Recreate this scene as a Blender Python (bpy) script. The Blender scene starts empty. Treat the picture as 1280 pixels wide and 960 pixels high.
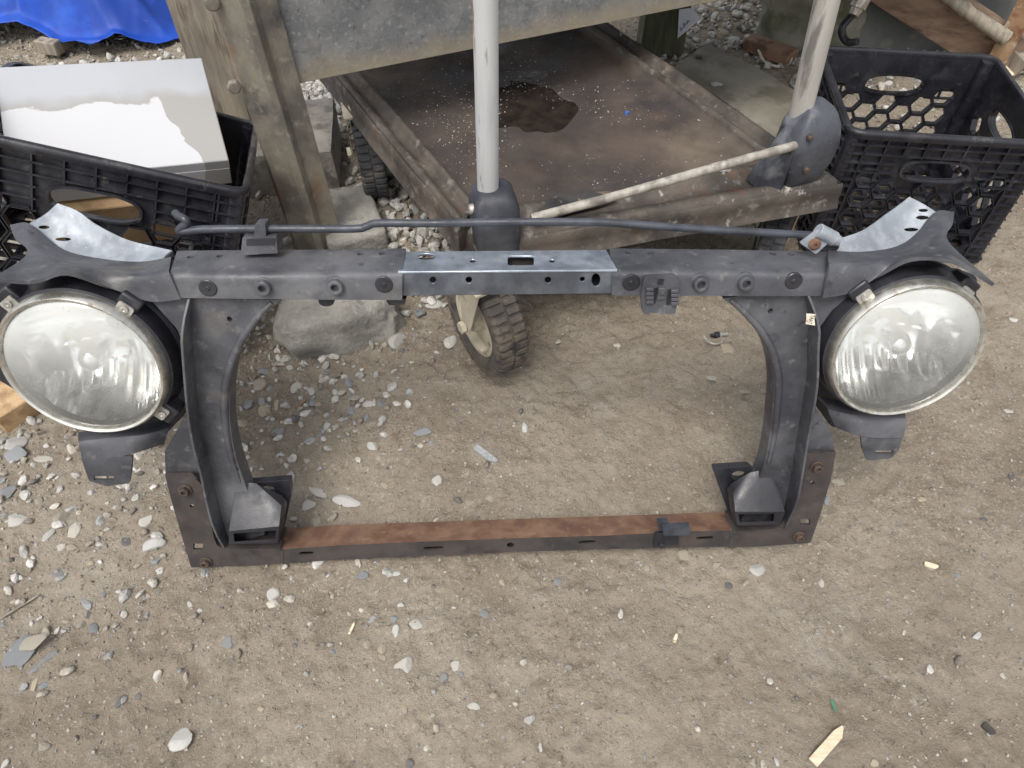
import bpy, bmesh, math, random
import numpy as np
from mathutils import Vector, Matrix, noise as mnoise
from mathutils.geometry import tessellate_polygon
R = math.radians
SC = bpy.context.scene
COL = SC.collection
random.seed(7); RNG = np.random.default_rng(11)

# ------------------------------------------------------------------ camera
PITCH, CAM_H, FPX = 50.0, 1.0, 880.0
cd = bpy.data.cameras.new("camera"); cam = bpy.data.objects.new("camera", cd); COL.objects.link(cam)
cam.location = (0, 0, CAM_H); cam.rotation_euler = (R(90-PITCH), 0, 0)
cd.sensor_width = 36; cd.lens = FPX/1280*36; cd.clip_start = .02; cd.clip_end = 500
SC.camera = cam
# ------------------------------------------------------------------ light
w = bpy.data.worlds.new("World"); SC.world = w; w.use_nodes = True
nt = w.node_tree; bg = nt.nodes['Background']
sky = nt.nodes.new('ShaderNodeTexSky'); sky.sky_type = 'NISHITA'; sky.sun_disc = False
SUN_EL, SUN_AZ = 62, 205
sky.sun_elevation = R(SUN_EL); sky.sun_rotation = R(SUN_AZ); sky.dust_density = 4; sky.air_density = 1.2
hs = nt.nodes.new('ShaderNodeHueSaturation'); hs.inputs['Saturation'].default_value = .30
nt.links.new(sky.outputs[0], hs.inputs['Color']); nt.links.new(hs.outputs[0], bg.inputs[0])
bg.inputs[1].default_value = .15
sd = bpy.data.lights.new("sun", 'SUN'); sd.energy = 1.35; sd.angle = R(24); sd.color = (1, .965, .91)
so = bpy.data.objects.new("sun", sd); COL.objects.link(so)
az = R(SUN_AZ); el = R(SUN_EL)
sdir = Vector((math.sin(az)*math.cos(el), math.cos(az)*math.cos(el), math.sin(el)))
so.rotation_euler = (-sdir).to_track_quat('-Z', 'Y').to_euler(); so.location = (0, 0, 5)
SC.view_settings.view_transform = 'Standard'; SC.view_settings.look = 'None'
SC.view_settings.exposure = .52; SC.view_settings.gamma = 1
SC.view_settings.use_curve_mapping = False

# ------------------------------------------------------------------ measuring helpers (turn readings of the photo into metres)
cp, sp = math.cos(R(PITCH)), math.sin(R(PITCH))
CAM = Vector((0, 0, CAM_H))
def ray(u, v):
    k = (480-v)/FPX
    return Vector(((u-640)/FPX, cp+sp*k, -sp+cp*k))
def on_plane(u, v, p0, n):
    d = ray(u, v); t = (p0-CAM).dot(n)/d.dot(n); return CAM+d*t
def G(u, v, z=0.): return on_plane(u, v, Vector((0, 0, z)), Vector((0, 0, 1)))
def at_y(u, v, y): return on_plane(u, v, Vector((0, y, 0)), Vector((0, 1, 0)))

# ------------------------------------------------------------------ materials
def M(name, c1, c2=None, scale=12, rough=.6, metal=0, bump=.1, bscale=90, layers=(), rvar=.15, stretch=None, spec=.5, detail=8, lo=.35, hi=.65, bdist=.002):
    m = bpy.data.materials.new(name); m.use_nodes = True
    t = m.node_tree; N = t.nodes; L = t.links; b = N['Principled BSDF']
    tc = N.new('ShaderNodeTexCoord'); src = tc.outputs['Object']
    if stretch:
        mp = N.new('ShaderNodeMapping'); mp.inputs['Scale'].default_value = stretch; L.new(src, mp.inputs[0]); src = mp.outputs[0]
    def nz(sc, d=detail, r=.6, off=0):
        n = N.new('ShaderNodeTexNoise'); n.noise_dimensions = '4D'; n.inputs['W'].default_value = off
        n.inputs['Scale'].default_value = sc; n.inputs['Detail'].default_value = d; n.inputs['Roughness'].default_value = r
        L.new(src, n.inputs['Vector']); k = N.new('ShaderNodeMath'); k.operation = 'MULTIPLY_ADD'; L.new(n.outputs['Fac'], k.inputs[0]); k.inputs[1].default_value = 1.7; k.inputs[2].default_value = -.35; return k.outputs[0]
    def mr(x, a, c, o0=0, o1=1):
        q = N.new('ShaderNodeMapRange'); L.new(x, q.inputs[0]); q.inputs[1].default_value = a; q.inputs[2].default_value = c
        q.inputs[3].default_value = o0; q.inputs[4].default_value = o1; return q.outputs[0]
    col = None
    def mix(fac, a, bb):
        q = N.new('ShaderNodeMix'); q.data_type = 'RGBA'; L.new(fac, q.inputs[0])
        for i, x in ((6, a), (7, bb)):
            if isinstance(x, tuple): q.inputs[i].default_value = (*x[:3], 1)
            else: L.new(x, q.inputs[i])
        return q.outputs[2]
    col = mix(mr(nz(scale), lo, hi), tuple(c1), tuple(c2 if c2 else c1))
    rf = mr(nz(scale*2.3, off=3.), .3, .7, max(.03, rough-rvar), min(1, rough+rvar))
    for i, ly in enumerate(layers):   # (colour, scale, lo, hi[, rough])
        f = mr(nz(ly[1], off=7.+i*3.1), ly[2], ly[3])
        col = mix(f, col, tuple(ly[0]))
        if len(ly) > 4:
            q = N.new('ShaderNodeMix'); q.data_type = 'FLOAT'; L.new(f, q.inputs[0]); L.new(rf, q.inputs[2]); q.inputs[3].default_value = ly[4]; rf = q.outputs[0]
    L.new(col, b.inputs['Base Color']); L.new(rf, b.inputs['Roughness'])
    b.inputs['Metallic'].default_value = metal; b.inputs['Specular IOR Level'].default_value = spec
    if bump:
        bp = N.new('ShaderNodeBump'); bp.inputs['Strength'].default_value = bump; bp.inputs['Distance'].default_value = bdist
        L.new(nz(bscale, 6, .65, 1.7), bp.inputs['Height']); L.new(bp.outputs[0], b.inputs['Normal'])
    return m

MT = {}
MT['plastic'] = M('weathered_black_plastic', (.036, .037, .044), (.090, .092, .103), 7, .52, 0, .55, 95,
                  [((.155, .155, .16), 6, .52, .95), ((.022, .022, .026), 17, .56, .90), ((.20, .195, .185), 60, .64, .95), ((.36, .36, .36), 55, .82, .90), ((.017, .017, .02), 45, .68, .9), ((.15, .138, .118), 11, .62, 1.0)], bdist=.0012)
MT['plastic_dark'] = M('dark_plastic', (.012, .012, .016), (.028, .028, .034), 14, .42, 0, .2, 300, [((.09, .086, .078), 40, .70, 1.1)], bdist=.0005)
MT['rubber_rod'] = M('painted_rod', (.030, .033, .042), (.055, .06, .075), 30, .45, 0, .15, 300, bdist=.0004)
MT['galv'] = M('galvanised_steel', (.27, .29, .32), (.40, .43, .46), 40, .6, .45, .2, 200,
               [((.30, .33, .36), 7, .5, .75), ((.55, .56, .57), 130, .66, .9)], bdist=.0004)
MT['steel_lit'] = M('scuffed_steel_lit', (.30, .34, .40), (.45, .50, .57), 25, .42, .75, .2, 150,
                   [((.14, .15, .17), 9, .60, .95, .6), ((.62, .62, .62), 50, .78, .92, .7)], bdist=.0004)  # channel top: light from overhead painted in as a paler steel
MT['steel_shaded'] = M('scuffed_steel_shaded', (.10, .11, .13), (.17, .185, .21), 25, .45, .6, .2, 150,
                   [((.05, .052, .055), 12, .5, .9, .6), ((.5, .5, .5), 45, .80, .92, .7)], bdist=.0004)  # same channel steel, darkened in colour as shade on front and flange
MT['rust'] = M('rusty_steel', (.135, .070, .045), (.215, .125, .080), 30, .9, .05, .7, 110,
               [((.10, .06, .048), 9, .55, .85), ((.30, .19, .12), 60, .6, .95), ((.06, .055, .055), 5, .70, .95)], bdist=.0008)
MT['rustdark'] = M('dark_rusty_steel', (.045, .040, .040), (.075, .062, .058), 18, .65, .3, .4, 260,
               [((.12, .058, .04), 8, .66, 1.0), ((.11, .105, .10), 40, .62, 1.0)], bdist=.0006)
MT['bolt'] = M('rusty_bolt', (.055, .045, .040), (.105, .065, .048), 90, .7, .3, .4, 300, bdist=.0005)
MT['boltlight'] = M('worn_zinc', (.33, .32, .29), (.5, .48, .44), 60, .5, .6, .3, 200, bdist=.0004)
MT['chrome'] = M('aged_trim_ring', (.50, .48, .43), (.66, .64, .58), 30, .33, .85, .1, 200, [((.30, .27, .22), 40, .6, .75, .6)], bdist=.0002)
MT['shield'] = M('shield_chrome', (.85, .85, .85), (.9, .9, .9), 30, .22, .8, 0)
MT['crate'] = M('black_crate_plastic', (.010, .010, .014), (.022, .022, .028), 10, .30, 0, .3, 120,
                [((.050, .049, .052), 20, .58, 1.0, .6), ((.10, .096, .088), 45, .64, 1.0, .8)], bdist=.0006)
MT['carton'] = M('white_carton', (.37, .38, .40), (.41, .42, .44), 3, .6, 0, .1, 60, bdist=.0005)
MT['sheet'] = M('weathered_galvanised_sheet', (.17, .175, .18), (.25, .25, .245), 16, .6, .3, .6, 130,
                [((.36, .355, .34), 110, .56, .85, .7), ((.11, .11, .112), 4, .52, .95, .6), ((.24, .15, .09), 10, .70, .92, .85), ((.27, .23, .17), 3.5, .62, .95, .85), ((.09, .09, .09), 90, .62, .85)], bdist=.0008)
MT['angle'] = M('weathered_angle_iron', (.145, .132, .112), (.25, .225, .18), 14, .7, .3, .6, 200,
                [((.28, .245, .185), 7, .55, .9, .85), ((.20, .125, .075), 12, .68, .95, .9), ((.06, .06, .06), 14, .66, .85), ((.33, .30, .24), 60, .60, .85), ((.21, .115, .06), 12, .64, .9)], bdist=.001, stretch=(1, 1, .8))
MT['rustleg'] = M('rusted_leg_paint', (.26, .15, .08), (.34, .24, .14), 18, .85, .1, .6, 160, [((.16, .06, .03), 9, .5, .66), ((.42, .37, .27), 26, .6, .72)], bdist=.001)
MT['pole'] = M('chipped_white_pole', (.44, .455, .47), (.54, .54, .53), 8, .5, .1, .3, 90,
               [((.30, .32, .34), 9, .58, .95), ((.60, .60, .59), 5, .55, .9), ((.24, .16, .10), 24, .62, .70, .85), ((.22, .20, .17), 44, .66, .76, .8)], stretch=(1.5, 1.5, .20), bdist=.0008)
MT['pole2'] = M('scratched_dirty_pole', (.33, .31, .28), (.45, .43, .39), 10, .6, .1, .4, 90,
               [((.17, .16, .145), 24, .58, .70, .8), ((.55, .53, .49), 30, .66, .80)], stretch=(1, 1, .16), bdist=.0008)
MT['rodwood'] = M('peeling_brace_rod', (.20, .18, .155), (.42, .39, .34), 28, .7, .1, .4, 90, [((.15, .135, .12), 34, .6, .75)], bdist=.001)
MT['tray'] = M('dirty_cart_deck', (.048, .038, .033), (.095, .072, .058), 6, .7, .1, .6, 140,
               [((.19, .15, .11), 3.2, .58, .90, .9), ((.045, .040, .040), 5, .56, .72, .5), ((.105, .062, .045), 8, .62, 1.0), ((.028, .018, .013), 2.3, .60, .68, .12), ((.34, .29, .22), 150, .84, .98)], bdist=.0015)
MT['wet'] = M('oily_water', (.018, .014, .012), (.034, .025, .020), 30, .14, 0, .05, 20, rvar=.08)
MT['trayrim'] = M('muddy_cart_rim', (.050, .043, .038), (.110, .092, .075), 9, .6, .25, .6, 160,
               [((.26, .20, .14), 9, .62, .95), ((.15, .07, .04), 17, .68, .9), ((.44, .42, .38), 22, .74, .84), ((.24, .22, .19), 55, .60, .9), ((.035, .028, .024), 8, .6, .85)], bdist=.0015)
MT['cap'] = M('scuffed_corner_cap', (.030, .032, .040), (.075, .080, .095), 10, .5, 0, .4, 200, [((.30, .31, .33), 9, .56, .95, .7), ((.02, .02, .024), 24, .62, .85), ((.17, .16, .14), 40, .68, 1.1)], bdist=.0006)
MT['tyre'] = M('dusty_tyre', (.030, .030, .034), (.075, .075, .078), 14, .8, 0, .5, 200, [((.20, .16, .12), 12, .56, .74, .95)], bdist=.001)
MT['tyre_mud'] = M('muddy_tyre', (.060, .054, .048), (.145, .120, .092), 14, .9, 0, .6, 200, [((.05, .045, .045), 30, .55, .7)], bdist=.001)
MT['cream'] = M('cream_wheel_paint', (.40, .355, .27), (.52, .47, .37), 14, .7, 0, .4, 160, [((.24, .19, .135), 20, .56, .74)], bdist=.0008)
MT['concrete'] = M('rough_concrete', (.22, .21, .185), (.33, .315, .28), 10, .9, 0, .9, 90, [((.20, .19, .17), 26, .5, .7), ((.42, .41, .38), 60, .66, 1.0)], bdist=.004)
MT['concretemoss'] = M('mossy_concrete', (.20, .20, .15), (.30, .29, .23), 12, .95, 0, .9, 90, [((.13, .14, .08), 9, .5, .7), ((.3, .29, .25), 90, .66, .95)], bdist=.004)
MT['paver'] = M('brown_paver', (.20, .185, .165), (.29, .265, .235), 12, .9, 0, .7, 90, [((.13, .115, .1), 26, .5, .7)], bdist=.003)
MT['slab'] = M('dirty_slab', (.17, .155, .12), (.27, .25, .20), 5, .9, 0, .6, 120, [((.14, .13, .095), 6, .52, .66), ((.36, .34, .30), 40, .76, 1.0)], bdist=.002)
MT['greywall'] = M('dark_grey_slab', (.115, .118, .112), (.17, .172, .162), 7, .9, 0, .5, 120, [((.22, .21, .17), 5, .6, .75)], bdist=.002)
MT['wood'] = M('weathered_wood', (.20, .175, .14), (.32, .28, .22), 10, .85, 0, .6, 90, [((.14, .11, .08), 14, .55, .7)], stretch=(4, 4, .5), bdist=.0015)
MT['plank'] = M('brown_plank', (.17, .11, .078), (.25, .17, .12), 9, .8, 0, .5, 90, [((.085, .05, .035), 8, .6, .72)], stretch=(.5, 5, 5), bdist=.0012)
MT['post'] = M('mossy_green_post', (.055, .062, .035), (.10, .105, .06), 12, .9, 0, .6, 90, [((.14, .12, .08), 14, .6, .75)], stretch=(4, 4, .5), bdist=.0015)
MT['cardboard'] = M('tan_cardboard', (.42, .27, .14), (.50, .34, .19), 9, .85, 0, .3, 90, [((.30, .19, .10), 12, .58, .7)], bdist=.001)
MT['tan'] = M('pale_split_wood', (.55, .45, .30), (.66, .57, .42), 30, .8, 0, .4, 120, [((.38, .29, .18), 30, .6, .7)], stretch=(1, 6, 6), bdist=.0008)
MT['brick'] = M('orange_brown_wood', (.20, .115, .07), (.28, .17, .11), 14, .85, 0, .5, 90, [((.14, .08, .05), 20, .58, .7)], bdist=.001)
MT['twine'] = M('pale_cord', (.50, .46, .38), (.62, .58, .5), 40, .85, 0, .2, 200)
MT['tarp'] = M('blue_tarpaulin', (.003, .042, .30), (.006, .062, .42), 3, .55, 0, .35, 260, [((.015, .12, .60), 4, .55, .85), ((.12, .17, .32), 50, .78, .95)], bdist=.001)
MT['paper'] = M('white_paper', (.62, .64, .72), (.70, .72, .78), 6, .7, 0, .1, 60)
MT['ink'] = M('dark_ink', (.10, .10, .16), None, 6, .7, 0, 0)
MT['inkbrown'] = M('brown_ink', (.06, .035, .015), None, 6, .7, 0, 0)
MT['label'] = M('yellowed_sticker', (.62, .56, .45), (.75, .70, .60), 90, .6, 0, .2, 100, [((.4, .32, .2), 120, .6, .7)])
MT['rubber'] = M('torn_black_felt', (.022, .021, .021), (.045, .042, .04), 20, .85, 0, .5, 160, [((.22, .19, .15), 60, .66, .73)], bdist=.001)
MT['blue'] = M('blue_chip', (.05, .13, .40), None, 6, .5, 0, 0)
MT['green'] = M('green_scrap', (.05, .15, .09), (.07, .2, .12), 40, .6, 0, 0)
MT['copper'] = M('dull_brass', (.42, .36, .30), (.55, .5, .45), 40, .4, .8, .2, 90)

def stone_mat(name, island):
    m = bpy.data.materials.new(name); m.use_nodes = True
    t = m.node_tree; N = t.nodes; L = t.links; b = N['Principled BSDF']
    if island: r = N.new('ShaderNodeNewGeometry').outputs['Random Per Island']
    else: r = N.new('ShaderNodeObjectInfo').outputs['Random']
    cr = N.new('ShaderNodeValToRGB'); cr.color_ramp.interpolation = 'LINEAR'
    stops = island or []
    el = cr.color_ramp.elements
    cols = stops
    while len(el) < len(cols): el.new(.5)
    for i, c in enumerate(cols): el[i].position = i/(len(cols)-1); el[i].color = (*c, 1)
    L.new(r, cr.inputs[0]); return m, t, N, L, b, cr
def stonem(name, cols, rnd, bump=.6):
    m = bpy.data.materials.new(name); m.use_nodes = True
    t = m.node_tree; N = t.nodes; L = t.links; b = N['Principled BSDF']
    if rnd == 'island': r = N.new('ShaderNodeNewGeometry').outputs['Random Per Island']
    else: r = N.new('ShaderNodeObjectInfo').outputs['Random']
    cr = N.new('ShaderNodeValToRGB'); el = cr.color_ramp.elements
    while len(el) < len(cols): el.new(.5)
    for i, c in enumerate(cols): el[i].position = i/(len(cols)-1)
    for i, c in enumerate(cols): el[i].color = (*c, 1)
    L.new(r, cr.inputs[0])
    tc = N.new('ShaderNodeTexCoord')
    n = N.new('ShaderNodeTexNoise'); n.inputs['Scale'].default_value = 160; n.inputs['Detail'].default_value = 5; L.new(tc.outputs['Object'], n.inputs['Vector'])
    n2 = N.new('ShaderNodeTexNoise'); n2.inputs['Scale'].default_value = 50; n2.inputs['Detail'].default_value = 4; L.new(tc.outputs['Object'], n2.inputs['Vector'])
    mr = N.new('ShaderNodeMapRange'); mr.inputs[1].default_value = .3; mr.inputs[2].default_value = .7; mr.inputs[3].default_value = .72; mr.inputs[4].default_value = 1.2; L.new(n.outputs['Fac'], mr.inputs[0])
    q = N.new('ShaderNodeMix'); q.data_type = 'RGBA'; q.blend_type = 'MULTIPLY'; q.inputs[0].default_value = 1; L.new(cr.outputs[0], q.inputs[6]); L.new(mr.outputs[0], q.inputs[7])
    m2 = N.new('ShaderNodeMapRange'); m2.inputs[1].default_value = .55; m2.inputs[2].default_value = .72; m2.inputs[4].default_value = .6; L.new(n2.outputs['Fac'], m2.inputs[0])
    q2 = N.new('ShaderNodeMix'); q2.data_type = 'RGBA'; L.new(m2.outputs[0], q2.inputs[0]); L.new(q.outputs[2], q2.inputs[6]); q2.inputs[7].default_value = (.25, .20, .15, 1)
    L.new(q2.outputs[2], b.inputs['Base Color']); b.inputs['Roughness'].default_value = .85
    bp = N.new('ShaderNodeBump'); bp.inputs['Strength'].default_value = bump; bp.inputs['Distance'].default_value = .0015
    L.new(n.outputs['Fac'], bp.inputs['Height']); L.new(bp.outputs[0], b.inputs['Normal'])
    return m
MT['st_pale'] = stonem('pale_stone', [(.42, .41, .38), (.52, .51, .48), (.46, .43, .37), (.58, .57, .54)], 'obj')
MT['st_blue'] = stonem('blue_grey_stone', [(.19, .20, .208), (.27, .28, .288), (.22, .225, .225), (.36, .365, .37)], 'obj')
MT['st_tan'] = stonem('tan_stone', [(.33, .28, .21), (.40, .34, .25), (.29, .26, .21), (.38, .35, .29)], 'obj')
MT['st_dark'] = stonem('dark_stone', [(.10, .095, .09), (.15, .145, .14), (.12, .115, .115)], 'obj')
MT['gravel'] = stonem('mixed_gravel', [(.17, .145, .12), (.30, .265, .215), (.24, .245, .25), (.36, .33, .28), (.22, .18, .14), (.44, .42, .37), (.27, .225, .17), (.13, .12, .11), (.38, .345, .28)], 'island')
MT['gravelpale'] = stonem('pale_gravel', [(.36, .35, .32), (.50, .48, .44), (.30, .295, .28), (.58, .56, .52), (.42, .39, .33)], 'island')

# ------------------------------------------------------------------ mesh helpers
ROOTM = {}
class Geo:
    def __init__(s): s.V = []; s.F = []
    def add(s, V, F, Mx=None):
        o = len(s.V)
        s.V += [(Mx @ Vector(p)) if Mx else Vector(p) for p in V]
        s.F += [[i+o for i in f] for f in F]; return s
    def merge(s, g): return s.add(g.V, g.F)
    def xf(s, Mx): s.V = [Mx @ p for p in s.V]; return s
def box(g, lo, hi, Mx=None):
    x0, y0, z0 = lo; x1, y1, z1 = hi
    V = [(x0,y0,z0),(x1,y0,z0),(x1,y1,z0),(x0,y1,z0),(x0,y0,z1),(x1,y0,z1),(x1,y1,z1),(x0,y1,z1)]
    F = [(0,3,2,1),(4,5,6,7),(0,1,5,4),(1,2,6,5),(2,3,7,6),(3,0,4,7)]
    return g.add(V, F, Mx)
def bar(g, a, b, w, h, up=Vector((0,0,1))):
    a = Vector(a); b = Vector(b); d = (b-a); L = d.length; d = d/L
    s = d.cross(Vector(up)); s = s.normalized() if s.length > 1e-6 else Vector((1,0,0)); u = s.cross(d)
    Mx = Matrix.Translation(a) @ Matrix((d, s, u)).transposed().to_4x4()
    return box(g, (0, -w/2, -h/2), (L, w/2, h/2), Mx)
def tube(g, pts, r, seg=14, cap=True):
    pts = [Vector(p) for p in pts]; n = len(pts); rs = r if isinstance(r, (list, tuple)) else [r]*n
    V = []; F = []; pu = None
    for i, p in enumerate(pts):
        d = (pts[min(i+1, n-1)]-pts[max(i-1, 0)]).normalized()
        if pu is None:
            pu = d.orthogonal().normalized()
        u = (pu-d*pu.dot(d)).normalized(); pu = u; s = d.cross(u)
        for k in range(seg):
            a = 2*math.pi*k/seg; V.append(p+(u*math.cos(a)+s*math.sin(a))*rs[i])
    for i in range(n-1):
        for k in range(seg):
            k2 = (k+1) % seg; F.append((i*seg+k, i*seg+k2, (i+1)*seg+k2, (i+1)*seg+k))
    if cap: F.append(list(range(seg))[::-1]); F.append([(n-1)*seg+k for k in range(seg)])
    return g.add(V, F)
def lathe(g, prof, Mx, seg=48, a0=0, closed=False):     # prof: (r, z)
    V = []; F = []; n = len(prof)
    for k in range(seg):
        a = 2*math.pi*k/seg+a0
        for r, z in prof: V.append((r*math.cos(a), r*math.sin(a), z))
    for k in range(seg):
        k2 = (k+1) % seg
        for i in range(n-1): F.append((k*n+i, k2*n+i, k2*n+i+1, k*n+i+1))
        if closed: F.append((k*n+n-1, k2*n+n-1, k2*n, k*n))
    if not closed:
        if prof[0][0] > 1e-6: F.append([k*n for k in range(seg)][::-1])
        if prof[-1][0] > 1e-6: F.append([k*n+n-1 for k in range(seg)])
    return g.add(V, F, Mx)
def plate(g, outer, holes, z0, z1, Mx=None):
    def area(p): return sum(p[i][0]*p[(i+1) % len(p)][1]-p[(i+1) % len(p)][0]*p[i][1] for i in range(len(p)))
    outer = list(outer)
    if area(outer) < 0: outer.reverse()
    hs_ = []
    for h in holes:
        h = list(h)
        if area(h) > 0: h.reverse()
        hs_.append(h)
    loops = [outer]+hs_; flat = [p for l in loops for p in l]; n = len(flat)
    tris = tessellate_polygon([[Vector((p[0], p[1], 0)) for p in l] for l in loops])
    V = [(p[0], p[1], z1) for p in flat]+[(p[0], p[1], z0) for p in flat]; F = []
    for t in tris:
        a, b, c = t; A, B, Cc = flat[a], flat[b], flat[c]
        cr = (B[0]-A[0])*(Cc[1]-A[1])-(B[1]-A[1])*(Cc[0]-A[0])
        if cr < 0: a, b, c = a, c, b
        F.append((a, b, c)); F.append((a+n, c+n, b+n))
    o = 0
    for l in loops:
        m = len(l)
        for i in range(m):
            j = (i+1) % m; F.append((o+i, o+i+n, o+j+n, o+j))
        o += m
    return g.add(V, F, Mx)
def ell(cx, cy, rx, ry, n=20, rot=0, p=2):
    out = []
    for k in range(n):
        a = 2*math.pi*k/n; c, s = math.cos(a), math.sin(a)
        x = rx*math.copysign(abs(c)**(2/p), c); y = ry*math.copysign(abs(s)**(2/p), s)
        out.append((cx+x*math.cos(rot)-y*math.sin(rot), cy+x*math.sin(rot)+y*math.cos(rot)))
    return out
def roundc(pts, r, seg=4):
    out = []; n = len(pts)
    for i in range(n):
        p0, p, p1 = Vector(pts[i-1][:2]), Vector(pts[i][:2]), Vector(pts[(i+1) % n][:2])
        a = p0-p; b = p1-p; rr = min(r, a.length*.42, b.length*.42)
        A = p+a.normalized()*rr; B = p+b.normalized()*rr
        for k in range(seg+1):
            t = k/seg; q = A*(1-t)**2+p*2*t*(1-t)+B*t*t; out.append((q.x, q.y))
    return out
def hull(g, pts, Mx=None):
    bm = bmesh.new()
    for p in pts: bm.verts.new(p)
    r = bmesh.ops.convex_hull(bm, input=bm.verts)
    bmesh.ops.delete(bm, geom=[v for v in bm.verts if not v.link_faces], context='VERTS')
    bmesh.ops.recalc_face_normals(bm, faces=bm.faces)
    bmesh.ops.dissolve_limit(bm, angle_limit=.02, verts=bm.verts, edges=bm.edges)
    bm.verts.index_update()
    V = [v.co.copy() for v in bm.verts]; F = [[v.index for v in f.verts] for f in bm.faces]; bm.free()
    return g.add(V, F, Mx)
def loft(g, rings, caps=True):
    n = len(rings[0]); V = [p for r in rings for p in r]; F = []
    for i in range(len(rings)-1):
        for k in range(n):
            k2 = (k+1) % n; F.append((i*n+k, i*n+k2, (i+1)*n+k2, (i+1)*n+k))
    if caps: F.append(list(range(n))[::-1]); F.append([(len(rings)-1)*n+k for k in range(n)])
    return g.add(V, F)
def catmull(P, sub):
    P = [Vector(p) for p in P]; out = []; n = len(P)
    for i in range(n-1):
        p0 = P[i-1] if i else P[0]*2-P[1]; p1, p2 = P[i], P[i+1]; p3 = P[i+2] if i+2 < n else P[-1]*2-P[-2]
        for k in range(sub):
            t = k/sub
            out.append(.5*((2*p1)+(p2-p0)*t+(2*p0-5*p1+4*p2-p3)*t*t+(3*p1-p0-3*p2+p3)*t**3))
    out.append(P[-1]); return out
def sheet(g, rows, th, sub=5):      # smooth sheet through a grid of points, given thickness
    rr = [catmull(r, sub) for r in rows]; m = len(rr[0])
    cols = [catmull([rr[i][j] for i in range(len(rr))], sub) for j in range(m)]
    n = len(cols[0]); P = [[cols[j][i] for j in range(m)] for i in range(n)]
    def nrm(i, j):
        a = P[min(i+1, n-1)][j]-P[max(i-1, 0)][j]; b = P[i][min(j+1, m-1)]-P[i][max(j-1, 0)]
        c = b.cross(a); return c.normalized() if c.length > 1e-12 else Vector((0, 0, 1))
    V = [P[i][j] for i in range(n) for j in range(m)]+[P[i][j]-nrm(i, j)*th for i in range(n) for j in range(m)]
    N = n*m; F = []
    for i in range(n-1):
        for j in range(m-1):
            a, b, c, d = i*m+j, i*m+j+1, (i+1)*m+j+1, (i+1)*m+j
            F.append((a, d, c, b)); F.append((a+N, b+N, c+N, d+N))
    for j in range(m-1):
        F.append((j, j+1, j+1+N, j+N)); e = (n-1)*m+j; F.append((e+1, e, e+N, e+1+N))
    for i in range(n-1):
        a, b = i*m, (i+1)*m; F.append((b, a, a+N, b+N)); a, b = i*m+m-1, (i+1)*m+m-1; F.append((a, b, b+N, a+N))
    return g.add(V, F)
def frame_matrix(o, x, y):
    x = Vector(x).normalized(); y = Vector(y); y = (y-x*y.dot(x)).normalized(); z = x.cross(y)
    m = Matrix((x, y, z)).transposed().to_4x4(); m.translation = Vector(o); return m

def mk(name, g, mat, parent=None, bevel=0, bseg=2, sharp=32, wm=None, recalc=True, mats=None, label=None):
    """g holds world coordinates (or local ones with wm their matrix); a child is stored in its root's space."""
    V = [wm @ p for p in g.V] if wm is not None else g.V
    me = bpy.data.meshes.new(name); ob = bpy.data.objects.new(name, me); COL.objects.link(ob)
    if parent is not None:
        inv = ROOTM[parent.name].inverted(); V = [inv @ p for p in V]; ob.parent = parent; ROOTM[ob.name] = ROOTM[parent.name]
    else:
        vs = np.array([tuple(p) for p in V]); c = vs.mean(0); c[2] = vs[:, 2].min(); c = Vector(c)
        V = [p-c for p in V]; ob.location = c; ROOTM[ob.name] = Matrix.Translation(c)
    me.from_pydata([tuple(p) for p in V], [], [list(f) for f in g.F])
    if recalc:
        bm = bmesh.new(); bm.from_mesh(me); bmesh.ops.remove_doubles(bm, verts=bm.verts, dist=1e-6); bmesh.ops.recalc_face_normals(bm, faces=bm.faces); bm.to_mesh(me); bm.free()
    me.materials.append(MT[mat] if isinstance(mat, str) else mat)
    me.polygons.foreach_set('use_smooth', [True]*len(me.polygons)); me.set_sharp_from_angle(angle=R(sharp)); me.update()
    if bevel:
        b = ob.modifiers.new('bevel', 'BEVEL'); b.width = bevel; b.segments = bseg; b.limit_method = 'ANGLE'; b.angle_limit = R(32); b.harden_normals = False
    if label: ob['label'] = label
    return ob
def cut(ob, cutters, mode='DIFFERENCE'):
    """cutters: Geo list in the same world space; the result is baked into the mesh"""
    tmp = []
    for g in cutters:
        me = bpy.data.meshes.new('t'); me.from_pydata([tuple(p) for p in g.V], [], [list(f) for f in g.F])
        bm = bmesh.new(); bm.from_mesh(me); bmesh.ops.recalc_face_normals(bm, faces=bm.faces); bm.to_mesh(me); bm.free()
        o = bpy.data.objects.new('t', me); COL.objects.link(o); tmp.append(o)
        m = ob.modifiers.new('cut', 'BOOLEAN'); m.operation = mode; m.object = o; m.solver = 'EXACT'
        if len(ob.modifiers) > 1 and ob.modifiers[0].type == 'BEVEL': pass
    bv = [m for m in ob.modifiers if m.type == 'BEVEL']; prm = None
    if bv: prm = (bv[0].width, bv[0].segments); ob.modifiers.remove(bv[0])
    bpy.context.view_layer.update()
    dg = bpy.context.evaluated_depsgraph_get()
    me = bpy.data.meshes.new_from_object(ob.evaluated_get(dg)); ob.modifiers.clear(); ob.data = me
    me.polygons.foreach_set('use_smooth', [True]*len(me.polygons)); me.set_sharp_from_angle(angle=R(32))
    if prm:
        b = ob.modifiers.new('bevel', 'BEVEL'); b.width, b.segments = prm; b.limit_method = 'ANGLE'; b.angle_limit = R(32)
    for o in tmp: bpy.data.objects.remove(o, do_unlink=True)
def tag(o, label, cat, group=None, kind=None):
    if label: o['label'] = label
    if cat: o['category'] = cat
    if group: o['group'] = group
    if kind: o['kind'] = kind
    return o
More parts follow.
